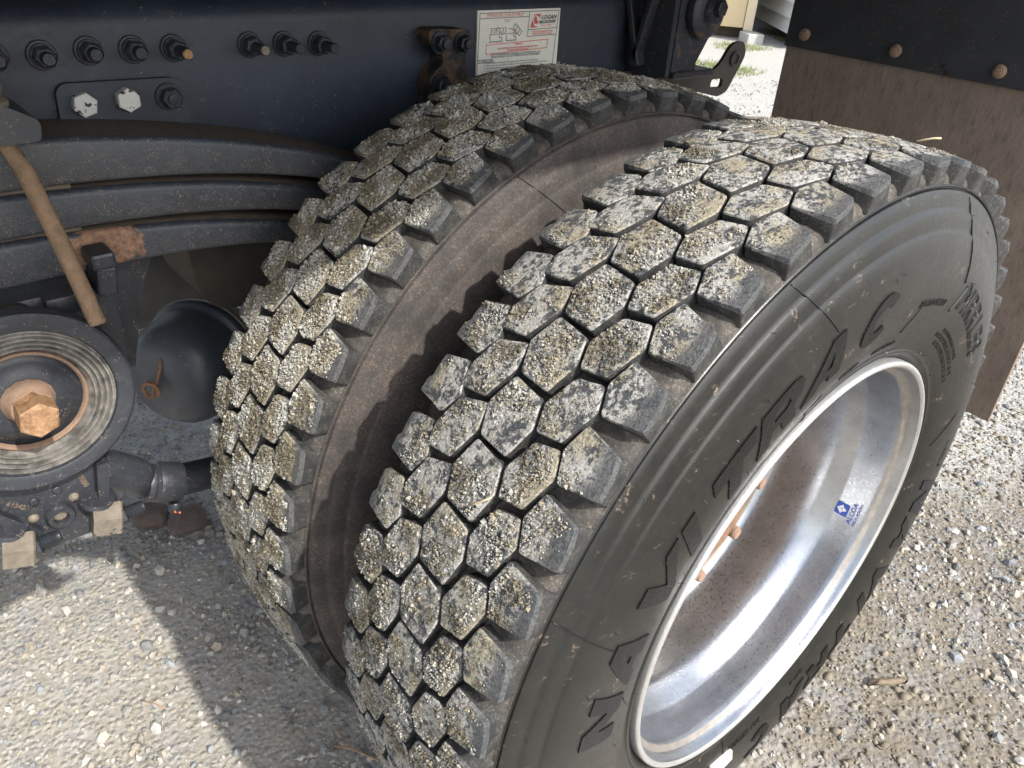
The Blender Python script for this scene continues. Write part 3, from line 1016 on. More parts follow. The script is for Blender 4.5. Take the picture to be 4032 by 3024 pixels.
# maker's sticker on the barrel: blue square emblem, ALCOA, HIGH POLISH
def barrel_point(u, v, h, th0=-14.6, y0=.040):
    y = y0 + v
    r = float(np.interp(y, [.0235, .030, .048, .066], [.2788, .2782, .2770, .2756])) - h
    th = rad(th0) + u / .277
    return (r * math.cos(th), y, r * math.sin(th))
def barrel_shape(name, polys, h, mat, parent):
    bm = bmesh.new()
    for poly in polys:
        n = 6
        vs = [bm.verts.new(barrel_point(x, y, h)) for x, y in poly]
        bm.faces.new(vs)
    return link(name, from_bm(name, bm), mat, parent)
t = NT('blue_sticker_ink'); t.set(t.mix(t.noise(300, 3), (.030, .075, .34), (.045, .10, .42)), .45); M['blue'] = t.m
t = NT('white_sticker_ink'); t.set(t.mix(t.noise(300, 3), (.62, .64, .66), (.70, .71, .72)), .45); M['wink'] = t.m
sq = round_poly([(-.0125, .0085), (.0085, .0085), (.0085, .0285), (-.0125, .0285)], .003, 3)
barrel_shape('emblem', [sq], .0011, M['blue'], rim)
cxm, cym = -.002, .0185
barrel_shape('emblem', [[(cxm - .0078, cym), (cxm, cym + .0078), (cxm + .0002, cym + .001), (cxm - .003, cym - .0022)],
                        [(cxm + .0078, cym), (cxm, cym + .0078), (cxm + .0006, cym + .001), (cxm + .003, cym - .0022)],
                        [(cxm, cym - .0078), (cxm - .0036, cym - .0030), (cxm, cym - .0002), (cxm + .0036, cym - .0030)]], .0016, M['wink'], rim)
def barrel_text(body, u0, v0, h, wid):
    me = text_mesh(body, 1.0, False, 0, 'LEFT', 0, .015)
    co = np.empty(len(me.vertices) * 3); me.vertices.foreach_get('co', co); co = co.reshape(-1, 3)
    w = co[:, 0].max() - co[:, 0].min()
    k = h / .72; kx = wid / w
    new = np.array([barrel_point(u0 + x * kx, v0 + y * k, .0008) for x, y, z in co])
    me.vertices.foreach_set('co', new.ravel().astype(np.float32)); me.update()
    link('sticker_lettering', me, M['blue'], rim)
barrel_text('ALCOA', -.0195, -.0010, .0075, .037)
barrel_text('HIGH POLISH', -.0200, -.0078, .0042, .039)
# small white balance weight at the bottom of the sidewall
bm = bmesh.new()
for k, (th, r) in enumerate(((-104, .346), (-95.5, .352), (-95.0, .364), (-103.5, .372))):
    pass
vsA = [bm.verts.new((r * math.cos(rad(th)), side_y(r) - h, r * math.sin(rad(th)))) for h in (-.001, .004) for th, r in ((-104, .340), (-95.0, .340), (-94.6, .358), (-103.6, .366))]
for q in ((0, 1, 2, 3), (4, 5, 6, 7), (0, 1, 5, 4), (1, 2, 6, 5), (2, 3, 7, 6), (3, 0, 4, 7)): bm.faces.new([vsA[i] for i in q])
link('white_patch', from_bm('white_patch', bm), M['white_tag'], wheel)

# inner wheel: simple drum-side rim so nothing is hollow
bm = bmesh.new()
bm_lathe(bm, [(.298, INNER_Y + .24), (.296, INNER_Y + .245), (.285, INNER_Y + .225), (.262, INNER_Y + .16), (.258, INNER_Y + .02), (.24, INNER_Y - .02), (.11, INNER_Y - .04)], (0, 0, 0), (0, 1, 0), 96)
link('rim', from_bm('rim', bm, angle=40), M['grey_steel'], wheel2)
bm = bmesh.new()
bm_lathe(bm, [(.0, INNER_Y + .02), (.205, INNER_Y + .03), (.21, INNER_Y + .25), (.19, INNER_Y + .27), (.0, INNER_Y + .27)], (0, 0, 0), (0, 1, 0), 64)
link('brake_drum', from_bm('brake_drum', bm, angle=40), M['rust'], wheel2)

# ------------------------------------------------------------------ truck frame
FY = .75
frame = empty('frame_rail', (-.7, FY, .3), 'long navy painted steel frame rail with bolts behind the tyres', 'frame rail')
bm = bmesh.new()
prof = [(FY + .10, .292), (FY + .012, .292), (FY + .003, .296), (FY, .305), (FY, .560)]
for i in range(1, 7):
    t_ = i / 6 * PI / 2
    prof.append((FY + .030 - .030 * math.cos(t_), .560 + .030 * math.sin(t_)))
prof += [(FY + .10, .590)]
x0, x1 = -2.6, .46
A = [bm.verts.new((x0, y, z)) for y, z in prof]; B = [bm.verts.new((x1, y, z)) for y, z in prof]
for i in range(len(prof) - 1): bm.faces.new((A[i], A[i + 1], B[i + 1], B[i]))
bm.faces.new(B)
link('rail_web', from_bm('rail_web', bm, angle=50), M['frame'], frame)
bm = bmesh.new()
bm_box(bm, (-.9, FY + .09, .695), (3.4, .10, .205), None, .006)
link('subframe_rail', from_bm('subframe_rail', bm), M['black_clean'], frame)
bm = bmesh.new()
bm_box(bm, (-.55, 1.23, .865), (4.4, 2.50, .12), None, .01)
link('body_floor', from_bm('body_floor', bm), M['black_rusty'], frame)

def frame_bolt(x, z, long=False, tip=None):
    y = FY
    b = bmesh.new()
    bm_lathe(b, [(0, 0), (.0158, 0), (.0158, .0022), (.0150, .0030), (.0, .0035)], (x, y - .0003, z), (0, -1, 0), 28)
    me = from_bm('washer', b, angle=40)
    w = link('washer', me, M['washer'], frame)
    b = bmesh.new()
    h = .0155
    bm_lathe(b, [(0, .0), (.0128, .0), (.0124, .003), (.0, .003)], (x, y - .0035, z), (0, -1, 0), 24)
    bm_hex(b, (x, y - .0060, z), (x, y - .0060 - h, z), 0.0118, .0014, random.uniform(0, 1))
    nut = link('nut', from_bm('nut', b, angle=25), M['washer'], w)
    b = bmesh.new()
    L = .046 if long else .031
    if long:
        bm_lathe(b, [(.0066, .016), (.0066, L), (.0058, L + .001), (0, L + .001)], (x, y, z), (0, -1, 0), 18)
    else:
        bm_lathe(b, [(.0072, .016), (.0072, L), (.0060, L + .0015), (0, L + .0015)], (x, y, z), (0, -1, 0), 18)
    link('stud', from_bm('stud', b, angle=40), [M['washer']], w)
    if tip:
        b = bmesh.new()
        bm_lathe(b, [(.0059, L + .001), (.0054, L + .0028), (0, L + .0034)], (x, y, z), (0, -1, 0), 18)
        link('stud_tip', from_bm('stud_tip', b, angle=40), tip, w)
for x, z, lg, tp in ((-.606, .538, False, None), (-.559, .537, False, None), (-.511, .539, False, None), (-.463, .538, False, None), (-.416, .537, True, M['copper']), (-.320, .536, True, M['steel_tan']), (-.272, .535, True, None), (-.222, .533, True, None)):
    frame_bolt(x, z, lg, tp)

# gusset plate with three bolts
plate_poly = round_poly([(-.563, .38), (-.556, .500), (-.548, .5075), (-.425, .5055), (-.411, .497), (-.409, .38)], [0, .012, .008, .016, .010, 0], 4)
bm = bmesh.new(); bm_prism(bm, plate_poly, FY - .0095, FY + .002, XZ); bevel_all(bm, .0025, 2, 50)
gus = link('gusset_plate', from_bm('gusset_plate', bm, angle=40), M['frame'], frame)
for i, (x, z) in enumerate(((-.531, .485), (-.483, .486))):
    b = bmesh.new()
    bm_hex(b, (x, FY - .0095, z), (x, FY - .022, z), .0138, .001, .3 + i * .2)
    link('hex_bolt', from_bm('hex_bolt', b), M['chipped'], gus)
b = bmesh.new()
bm_lathe(b, [(0, 0), (.0165, 0), (.0160, .0035), (0, .0035)], (-.434, FY - .0095, .484), (0, -1, 0), 28)
bm_hex(b, (-.434, FY - .013, .484), (-.434, FY - .026, .484), .0125, .001, .1)
bm_lathe(b, [(.0062, .0155), (.0062, .022), (0, .0225)], (-.434, FY - .0075, .484), (0, -1, 0), 16)
link('hex_bolt', from_bm('hex_bolt', b, angle=25), M['washer'], gus)

# ------------------------------------------------------------------ warning placard
def mat_paper():
    t = NT('weathered_placard_print')
    c = t.mix(t.ramp(t.noise(30, 4), .3, .7), (.80, .795, .72), (.87, .86, .79))
    sp = t.math('MULTIPLY', t.ramp(t.voro(260).outputs['Distance'], .20, .12), t.ramp(t.noise(90, 2), .56, .62))
    c = t.mix(t.math('MULTIPLY', sp, .8), c, (.10, .09, .07))
    t.set(c, .5); return t.m
M['paper'] = mat_paper()
def ink(name, c):
    t = NT(name); t.set(t.mix(t.noise(400, 3), c, tuple(min(1, q * 1.5 + .03) for q in c)), .6); return t.m
M['red'] = ink('faded_red_ink', (.52, .085, .07)); M['pink'] = ink('worn_red_ink', (.58, .20, .16)); M['blk'] = ink('black_ink', (.03, .03, .035)); M['gry'] = ink('grey_ink', (.13, .13, .13))
PY = FY - .0035
placard = empty('placard', (.14, PY, .50), 'white printed safety placard with red heading and LOGAN logo on the dark rail', 'sign')
PX0, PX1, PZ1, PZ0 = .0515, .2285, .5665, .415
bm = bmesh.new(); bm_prism(bm, [(PX0, PZ0), (PX1 + .001, PZ0), (PX1, PZ1), (PX0 + .0002, PZ1 + .0003)], PY, FY - .0004, XZ)
link('placard_sheet', from_bm('placard_sheet', bm), M['paper'], placard)
def pu(px): return PX0 + (px - 140) / 1785 * (PX1 - PX0)
def pv(px, py): return PZ1 - (py - (125 - 65 * (px - 140) / 1785)) / 1405 * .0945
def ink_lines(name, segs, w, mat, h=.0006):
    b = bmesh.new()
    for i, (xa, ya, xb, yb) in enumerate(segs):
        a = Vector((pu(xa), pv(xa, ya))); c = Vector((pu(xb), pv(xb, yb)))
        d = (c - a)
        if d.length < 1e-6: continue
        n = Vector((-d.y, d.x)).normalized() * w / 2
        e = d.normalized() * w / 2 * .98
        yy = PY - h - i * .00001
        b.faces.new([b.verts.new((q.x, yy, q.y)) for q in (a - e - n, c + e - n, c + e + n, a - e + n)])
    return link(name, from_bm(name, b), mat, placard)
def ink_poly(name, polys, mat, h=.0005):
    b = bmesh.new()
    for poly in polys:
        b.faces.new([b.verts.new((pu(x), PY - h, pv(x, y))) for x, y in poly])
    return link(name, from_bm(name, b), mat, placard)
def ink_text(body, xa, ya, xb, hpx, mat, h=.0007, shear=0.0, bold=0.0):
    """text whose baseline starts at (xa, ya) and ends at xb, cap height hpx (all in the placard's own grid)"""
    me = text_mesh(body, 1.0, False, 0, 'LEFT', shear, bold)
    co = np.empty(len(me.vertices) * 3); me.vertices.foreach_get('co', co); co = co.reshape(-1, 3)
    x0_, x1_ = co[:, 0].min(), co[:, 0].max()
    new = np.zeros_like(co)
    slope = -65 / 1785
    for i, (x, y, z) in enumerate(co):
        px = xa + (x - x0_) / (x1_ - x0_) * (xb - xa)
        py = ya + slope * (px - xa) - y / .72 * hpx
        new[i] = (pu(px), PY - h, pv(px, py))
    me.vertices.foreach_set('co', new.ravel().astype(np.float32)); me.update()
    return link('lettering', me, mat, placard)
ink_lines('border', [(180, 178, 1890, 108), (185, 178, 150, 1900), (1888, 108, 1800, 1900), (190, 292, 1220, 245), (1226, 140, 1206, 692), (1216, 540, 1866, 500), (1206, 692, 1852, 655)], .0011, M['gry'])
ink_text('OPERATION OF BODY PROP', 315, 262, 1105, 80, M['pink'], shear=.2)
ink_poly('emblem', [[(1330, 200), (1482, 187), (1408, 488), (1260, 498)]], M['red'])
el = [(1372 + 62 * math.cos(a) - 38 * math.sin(a) * .5, 345 - 128 * math.sin(a)) for a in np.linspace(0, 2 * PI, 24, endpoint=False)]
ink_poly('emblem', [el], M['paper'], .0009)
el2 = [(1372 + 46 * math.cos(a) - 30 * math.sin(a) * .5, 345 - 106 * math.sin(a)) for a in np.linspace(0, 2 * PI, 24, endpoint=False)]
ink_poly('emblem', [el2], M['red'], .0012)
ink_poly('emblem', [[(1385, 330), (1452, 326), (1440, 270), (1400, 225), (1388, 228)], [(1318, 410), (1420, 404), (1395, 450), (1345, 462), (1322, 440)]], M['paper'], .0015)
ink_text('LOGAN', 1492, 305, 1850, 88, M['blk'], shear=.25, bold=.03)
ink_poly('emblem', [[(1465, 340), (1832, 318), (1812, 386), (1448, 405)]], M['blk'])
ink_text('CORPORATION', 1480, 388, 1800, 44, M['paper'], .0010, .2, .01)
ink_text('Since 1904', 1500, 475, 1730, 56, M['pink'])
ink_text('BODY PROP REQUIRED WHEN', 1305, 605, 1780, 42, M['pink'], bold=.02)
ink_text('WORKING UNDER THE BODY', 1312, 660, 1775, 42, M['pink'], bold=.02)
ink_text('Body Prop Box', 684, 330, 826, 26, M['gry']); ink_text('Stow Position', 700, 360, 808, 26, M['gry'])
ink_lines('diagram', [(415, 505, 735, 490), (735, 490, 722, 610), (722, 610, 680, 612), (415, 505, 440, 545), (440, 545, 415, 580), (415, 580, 430, 622), (395, 635, 590, 620), (590, 620, 600, 700), (600, 700, 650, 700), (650, 700, 648, 775), (648, 775, 400, 790), (400, 790, 410, 720), (410, 720, 392, 690), (392, 690, 408, 650), (600, 500, 606, 560), (675, 495, 672, 610), (575, 570, 650, 640), (620, 560, 660, 640), (520, 530, 580, 462), (750, 620, 900, 605), (900, 605, 905, 680), (905, 680, 955, 690), (955, 690, 950, 755), (950, 755, 735, 768), (735, 768, 750, 700), (750, 700, 745, 640), (930, 395, 1080, 575), (1080, 575, 1020, 668), (1020, 668, 890, 500), (890, 500, 930, 395), (980, 455, 935, 555), (1035, 520, 980, 615), (790, 500, 880, 530), (920, 590, 960, 640), (930, 640, 970, 600)], .0010, M['gry'])
ink_lines('diagram', [(475, 545, 545, 540), (545, 540, 545, 580), (545, 580, 475, 588), (475, 588, 475, 545), (880, 545, 910, 535), (910, 535, 915, 570), (915, 570, 885, 585)], .0012, M['pink'])
ink_text('Prop in Storage Position', 372, 815, 700, 26, M['gry']); ink_text('Prop in Use Position', 760, 792, 975, 26, M['gry'])
ink_lines('warning_box', [(335, 858, 1680, 765), (1680, 765, 1662, 960), (1662, 960, 330, 1060), (330, 1060, 335, 858)], .0015, M['pink'])
ink_text('WARNING', 935, 873, 1115, 40, M['red'], bold=.02)
ink_text('NO ONE WORKS ON OR UNDER RAISED BODY UNLESS BODY PROP', 570, 960, 1450, 40, M['red'], bold=.02)
ink_text('IS IN PLACE AND PINS ARE SECURE', 780, 1003, 1250, 40, M['red'], bold=.02)
ink_text('SAFETY PROPS MAY BE BENT OR BROKEN. ASSURE THE SIDES WITH LATCH', 430, 1098, 1525, 42, M['gry'], bold=.02)
ink_text('BEFORE THE PINS TO BE FULLY INSERTED INTO BOTH PROP SLEEVES', 440, 1150, 1500, 42, M['gry'], bold=.02)
ink_text('TO USE BODY PROPS', 168, 1222, 485, 42, M['blk'], bold=.02); ink_lines('rule', [(165, 1250, 500, 1232)], .0012, M['blk'])
for i, (tx, xb) in enumerate((('Raise body 30 to 45 degrees. Place hoist control valve in the neutral position.', 1480), ('Remove pins from the holders and place in the prop position on each side of the truck frame.', 1700), ('Reinsert pins all the way and fasten with the lock clips at each end.', 1300), ('Lower the body slowly until the props rest on the frame.', 1180), ('Shut off engine and remove key.', 900))):
    ink_text(tx, 345, 1280 + i * 58, xb, 40, M['gry'], bold=.01)
    ink_text(str(i + 1), 300, 1280 + i * 58, 316, 40, M['gry'])

# ------------------------------------------------------------------ rusty three-bolt bracket
brk = empty('bracket', (-.02, FY, .48), 'rust edged black lobed bracket with three bolts left of the placard', 'bracket')
poly = round_poly([(-.064, .549), (-.010, .547), (.0165, .545), (.0165, .520), (.004, .508), (.016, .470), (.026, .425), (-.046, .425), (-.062, .455), (-.058, .486), (-.036, .500), (-.036, .514), (-.058, .522)], [.018, .006, .012, .010, .008, .010, .004, .006, .014, .016, .012, .012, .012], 4)
bm = bmesh.new(); bm_prism(bm, poly, FY - .034, FY - .001, XZ); bevel_all(bm, .004, 2, 50)
link('bracket_plate', from_bm('bracket_plate', bm, angle=45), M['bracket'], brk)
for x, z in ((-.043, .530), (-.002, .528), (-.042, .472)):
    b = bmesh.new()
    bm_lathe(b, [(0, 0), (.0155, 0), (.0155, .003), (0, .003)], (x, FY - .034, z), (0, -1, 0), 24)
    bm_hex(b, (x, FY - .037, z), (x, FY - .050, z), .0122, .0012, random.random())
    bm_lathe(b, [(.0072, .0125), (.0072, .018), (0, .0185)], (x, FY - .037, z), (0, -1, 0), 16)
    link('hex_bolt', from_bm('hex_bolt', b, angle=25), M['washer'], brk)

# ------------------------------------------------------------------ hinge bracket at the rail's end
hin = empty('hinge_bracket', (.45, .70, .50), 'black steel pivot bracket with round hinge boss at the rail end', 'bracket')
HX = .424
bm = bmesh.new()
poly = [(.652, .459), (.80, .430), (.80, .72), (.652, .72)]
bm_prism(bm, [(p[0], p[1]) for p in poly], HX - .012, HX, ((0, 0, 0), (0, 1, 0), (0, 0, 1), (1, 0, 0))); bevel_all(bm, .002, 1, 50)
link('cheek_plate', from_bm('cheek_plate', bm), M['black_rusty'], hin)
bm = bmesh.new()
poly = [(HX + .001, .459), (.497, .459), (.495, .480), (.523, .523), (.55, .60), (.55, .72), (HX + .001, .72)]
bm_prism(bm, poly, .650, .662, XZ); bevel_all(bm, .002, 1, 50)
link('front_plate', from_bm('front_plate', bm), M['black_rusty'], hin)
bm = bmesh.new()
bm_box(bm, (.484, .690, .462), (.118, .10, .012), None, .002, 1)
link('foot_flange', from_bm('foot_flange', bm), M['black_rusty'], hin)
bm = bmesh.new()     # V gusset on the cheek
for a, b_ in (((.742, .574), (.716, .500)), ((.690, .590), (.712, .500))):
    p = Vector((HX - .022, a[0], a[1])); q = Vector((HX - .022, b_[0], b_[1]))
    d = q - p
    ang = math.atan2(d.z, d.y)
    bm_box(bm, (p + q) / 2 + Vector((0, 0, .0)), (.022, d.length + .06, .012), Matrix.Rotation(ang, 3, 'X'), .002, 1)
link('gusset', from_bm('gusset', bm), M['black_rusty'], hin)
bm = bmesh.new()
bm_lathe(bm, [(0, 0), (.042, 0), (.046, .004), (.046, .016), (.042, .020), (.024, .022), (.022, .030), (.019, .034), (0, .034)], (.487, .650, .568), (0, -1, 0), 40)
link('pivot_boss', from_bm('pivot_boss', bm, angle=40), M['black_rusty'], hin)
bm = bmesh.new()
bm_hex(bm, (.487, .617, .575), (.487, .604, .575), .014, .0015, .2)
link('pivot_bolt', from_bm('pivot_bolt', bm), M['black_rusty'], hin)
bm = bmesh.new()
bm_prism(bm, round_poly([(.30, .40), (.60, .392), (.618, .440), (.30, .466)], .004, 2), FY - .020, FY - .008, XZ)
link('splice_plate', from_bm('splice_plate', bm), M['dark_brown'], hin)

# slotted tab
tab = empty('slotted_tab', (.68, .75, .42), 'thin dark brown steel tab with an oblong slot beyond the hinge bracket', 'bracket')
outl = round_poly([(.60, .408), (.735, .379), (.765, .388), (.812, .462), (.795, .490), (.752, .486), (.728, .452), (.705, .436), (.60, .446)], [.0, .012, .012, .030, .022, .020, .016, .01, 0], 5)
hole = round_poly([(.700, .4005), (.742, .3985), (.743, .4165), (.701, .4175)], .007, 4)
bm = bmesh.new()
es = []
for poly in (outl, hole):
    vs = [bm.verts.new((x, .752, z)) for x, z in poly]
    for i in range(len(vs)): es.append(bm.edges.new((vs[i], vs[(i + 1) % len(vs)])))
bmesh.ops.triangle_fill(bm, use_beauty=True, use_dissolve=False, edges=es)
ex = bmesh.ops.extrude_face_region(bm, geom=bm.faces[:])
for v in ex['geom']:
    if isinstance(v, bmesh.types.BMVert): v.co.y += .008
link('tab_plate', from_bm('tab_plate', bm), M['dark_brown'], tab)
bm = bmesh.new()
bm_lathe(bm, [(.016, 0), (.016, .004), (.010, .005), (.009, .002), (0, .002)], (.770, .752, .455), (0, -1, 0), 20)
link('weld_ring', from_bm('weld_ring', bm), M['dark_brown'], tab)

# ------------------------------------------------------------------ leaf spring pack
spring = empty('leaf_spring', (-.6, .69, .40), 'stack of three thick dusty black curved spring leaves ending behind the inner tyre', 'leaf spring')
def curve(pts, x):
    p = sorted(pts)
    xs_ = [q[0] for q in p]; zs_ = [q[1] for q in p]
    if x < xs_[0]:
        s_ = (zs_[1] - zs_[0]) / (xs_[1] - xs_[0]) * .4
        return zs_[0] + s_ * (x - xs_[0])
    if x > xs_[-1]:
        s_ = (zs_[-1] - zs_[-2]) / (xs_[-1] - xs_[-2])
        return zs_[-1] + s_ * (x - xs_[-1])
    # smooth cubic through a least-squares fit
    return float(np.interp(x, xs_, zs_))
def fit(pts):
    a = np.array(pts); return np.polyfit(a[:, 0], a[:, 1], 3)
TOP1 = fit([(-1.0, .470), (-.80, .476), (-.66, .476), (-.602, .474), (-.55, .471), (-.488, .463), (-.437, .455), (-.383, .444), (-.339, .433), (-.277, .414), (-.15, .370)])
BOT1 = fit([(-1.0, .415), (-.80, .421), (-.649, .423), (-.607, .421), (-.561, .421), (-.513, .4195), (-.461, .416), (-.407, .408), (-.343, .395), (-.28, .380), (-.15, .338)])
TOP2 = fit([(-1.0, .411), (-.80, .416), (-.65, .418), (-.590, .4165), (-.546, .415), (-.497, .411), (-.445, .404), (-.389, .394), (-.345, .385), (-.282, .367), (-.15, .322)])
BOT2 = fit([(-1.0, .364), (-.80, .370), (-.662, .371), (-.604, .371), (-.556, .3715), (-.505, .371), (-.451, .368), (-.394, .361), (-.348, .350), (-.28, .332), (-.15, .286)])
TOP3 = fit([(-1.0, .360), (-.80, .366), (-.662, .3675), (-.60, .3685), (-.563, .368), (-.506, .3655), (-.453, .358), (-.40, .347), (-.35, .334), (-.28, .314), (-.15, .268)])
BOT3 = fit([(-1.0, .308), (-.80, .314), (-.677, .316), (-.617, .319), (-.551, .3225), (-.514, .3225), (-.447, .320), (-.381, .312), (-.329, .302), (-.27, .287), (-.15, .244)])
def leaf(top, bot, y0, y1, xa, xb, mats):
    bm = bmesh.new()
    lay = bm.verts.layers.float.new('dusting')
    n = 44
    R = .006
    rings = []
    for i in range(n + 1):
        x = xa + (xb - xa) * i / n
        zt, zb = np.polyval(top, x), np.polyval(bot, x)
        hz = (zt - zb)
        sec = []
        # front face slightly crowned, edges rounded
        sec += [(y0 + .009, zt), (y0 + .0042, zt - .0009), (y0 + .0013, zt - .0038), (y0 + .0003, zt - .0080), (y0, (zt + zb) / 2), (y0 + .0002, zb + .006), (y0 + .0014, zb + .0026), (y0 + .0042, zb + .0005), (y0 + .008, zb)]
        sec += [(y1, zb), (y1, zt)]
        rings.append([bm.verts.new((x, y, z)) for y, z in sec])
        for v_, w_ in zip(rings[-1], (0, 0, .05, .15, .55, .9, 1, 1, 1, 1, 0)): v_[lay] = w_
    k = len(rings[0])
    for A_, B_ in zip(rings[:-1], rings[1:]):
        for i in range(k):
            f = bm.faces.new((A_[i], A_[(i + 1) % k], B_[(i + 1) % k], B_[i]))
            f.material_index = 1 if i == k - 1 else 0
    bm.faces.new(rings[0]); bm.faces.new(rings[-1])
    return from_bm('leaf', bm, angle=55)
link('leaf', leaf(TOP1, BOT1, .650, .742, -1.15, -.05, 0), [M['spring'], M['grime_top']], spring)
link('leaf', leaf(TOP2, BOT2, .651, .742, -1.15, -.05, 0), [M['spring'], M['gap_grime']], spring)
link('leaf', leaf(TOP3, BOT3, .6505, .742, -1.15, -.05, 0), [M['spring'], M['gap_grime']], spring)
bm = bmesh.new()
for (a, bb) in ((BOT1, TOP2), (BOT2, TOP3)):   # grease and grime squeezed between the leaves near the middle
    rings = []
    for i in range(20):
        x = -1.1 + (.52) * i / 19
        z0, z1 = np.polyval(a, x) + .003, np.polyval(bb, x) - .003
        rings.append([bm.verts.new((x, .6615, z0)), bm.verts.new((x, .6615, z1)), bm.verts.new((x, .70, z1)), bm.verts.new((x, .70, z0))])
    for A_, B_ in zip(rings[:-1], rings[1:]):
        for i in range(4): bm.faces.new((A_[i], A_[(i + 1) % 4], B_[(i + 1) % 4], B_[i]))
link('liner', from_bm('liner', bm), M['gap_grime'], spring)
bm = bmesh.new()
bm_box(bm, (-.577, .625, .3475), (.026, .040, .0195), None, .004)
bm_box(bm, (-.577, .628, .322), (.022, .036, .034), Matrix.Rotation(rad(8), 3, 'Y'), .003)
link('clip', from_bm('clip', bm), M['black'], spring)
bm = bmesh.new()
bm_prism(bm, [(-.590, .305), (-.552, .318), (-.500, .318), (-.522, .272), (-.552, .165), (-.578, .165)], .690, .712, XZ); bevel_all(bm, .003, 1, 50)
bm_prism(bm, [(-.588, .33), (-.566, .33), (-.570, .18), (-.590, .18)], .640, .690, XZ)
link('hanger_leg', from_bm('hanger_leg', bm), M['black'], spring)

# clamp block and tan cap above the springs, U-bolt rod
clamp = empty('u_bolt', (-.63, .61, .48), 'tan dusty round steel rod leaning across the spring leaves from a black clamp block', 'U-bolt')
bm = bmesh.new()
bm_tube(bm, [(-.636, .622, .486), (-.628, .605, .455), (-.619, .585, .395), (-.6115, .566, .335), (-.6085, .556, .302)], .0088, 18)
link('rod', from_bm('rod', bm, angle=50), M['rod'], clamp)
bm = bmesh.new()
bm_prism(bm, round_poly([(-.80, .481), (-.607, .484), (-.604, .503), (-.634, .521), (-.80, .521)], .006, 3), .600, .690, XZ); bevel_all(bm, .003, 2, 50)
link('clamp_block', from_bm('clamp_block', bm, angle=40), M['black'], clamp)
bm = bmesh.new()
bm_lathe(bm, [(0, -.004), (.024, -.004), (.027, 0), (.027, .005), (.022, .009), (.025, .014), (.023, .030), (0, .034)], (-.650, .62, .517), (0, 0, 1), 32)
link('cap', from_bm('cap', bm, angle=40), M['steel_tan'], clamp)

# ------------------------------------------------------------------ trunnion hub
tr = empty('trunnion_hub', (-.691, .55, .231), 'round black trunnion end cap with orange hex bolt below the springs', 'hub')
DC = Vector((-.691, .55, .231))
bm = bmesh.new()
bm_lathe(bm, [(.084, .006), (.086, .001), (.088, 0), (.1015, 0), (.1042, .002), (.1050, .006), (.1050, .020), (.098, .030), (.085, .050), (.085, .090), (0, .09)], DC, (0, 1, 0), 96)
link('flange_disc', from_bm('flange_disc', bm, angle=35), M['black'], tr)
bm = bmesh.new()
prof = [(.0845, .004)]
for i, r in enumerate((.081, .0755, .070, .0645)):
    prof += [(r + .0022, .0035 + i * .0012), (r + .0010, .0008 + i * .0012), (r - .0010, .0008 + i * .0012), (r - .0024, .0055 + i * .0012)]
prof += [(.0600, .012), (.0575, .016)]
bm_lathe(bm, prof, DC, (0, 1, 0), 96)
link('rubber_ring', from_bm('rubber_ring', bm, angle=30), M['ring'], tr)
bm = bmesh.new()
bm_lathe(bm, [(.0585, .018), (.0580, .010), (.0560, .0085), (.0545, .010), (.0535, .015)], DC, (0, 1, 0), 80)
link('rusty_lip', from_bm('rusty_lip', bm, angle=40), M['rust_pale'], tr)
bm = bmesh.new()
bm_lathe(bm, [(.0545, .018), (.050, .017), (.045, .012), (.038, .006), (.030, .003), (.0, .001)], DC, (0, 1, 0), 72)
link('dished_cap', from_bm('dished_cap', bm, angle=50), M['black'], tr)
bm = bmesh.new()
pc = DC + Vector((0, .002, .006))
bm_lathe(bm, [(.026, 0), (.0245, .004), (.022, .012), (.020, .018), (0, .018)], pc, (0, -1, 0), 14)
link('rust_scale', from_bm('rust_scale', bm, angle=30), M['rust_pale'], tr)
bm = bmesh.new()
bm_hex(bm, pc + Vector((0, -.016, 0)), pc + Vector((0, -.046, 0)), .0200, .0015, .35)
link('hex_bolt', from_bm('hex_bolt', bm), M['copper'], tr)
# casting under the disc
bm = bmesh.new()
poly = round_poly([(-.80, .120), (-.760, .105), (-.736, .082), (-.729, .052), (-.729, .024), (-.656, .024), (-.652, .070), (-.640, .122), (-.640, .20), (-.80, .20)], [.0, .01, .008, .006, .004, .004, .008, .01, 0, 0], 3)
bm_prism(bm, poly, .575, .600, XZ); bevel_all(bm, .003, 1, 50)
link('casting', from_bm('casting', bm, angle=45), M['black'], tr)
bm = bmesh.new()
bm_prism(bm, [(-.662, .030), (-.650, .030), (-.634, .125), (-.646, .125)], .560, .5765, XZ); bevel_all(bm, .003, 1, 50)
link('casting_rib', from_bm('casting_rib', bm, angle=45), M['black'], tr)
bm = bmesh.new()
bm_prism(bm, [(-.78, .125), (-.768, .128), (-.716, .060), (-.722, .050)], .562, .5765, XZ); bevel_all(bm, .003, 1, 50)
link('casting_rib', from_bm('casting_rib', bm, angle=45), M['black'], tr)
bm = bmesh.new()
bm_lathe(bm, [(.0165, 0), (.0160, .006), (.0140, .0085), (.0085, .0085), (.0080, .001), (0, .001)], (-.695, .576, .066), (0, -1, 0), 28)
link('casting_boss', from_bm('casting_boss', bm, angle=40), M['black'], tr)
bm = bmesh.new()
bm_lathe(bm, [(.0075, 0), (.0055, .001), (0, .001)], (-.695, .574, .066), (0, -1, 0), 20)
link('hole_plug', from_bm('hole_plug', bm), M['steel_tan'], tr)
for x, z in ((-.721, .074), (-.676, .083)):
    bm = bmesh.new(); bm_lathe(bm, [(.0062, 0), (.0050, .004), (0, .0055)], (x, .576, z), (0, -1, 0), 16)
    link('casting_stud', from_bm('casting_stud', bm, True), M['steel_tan'], tr)
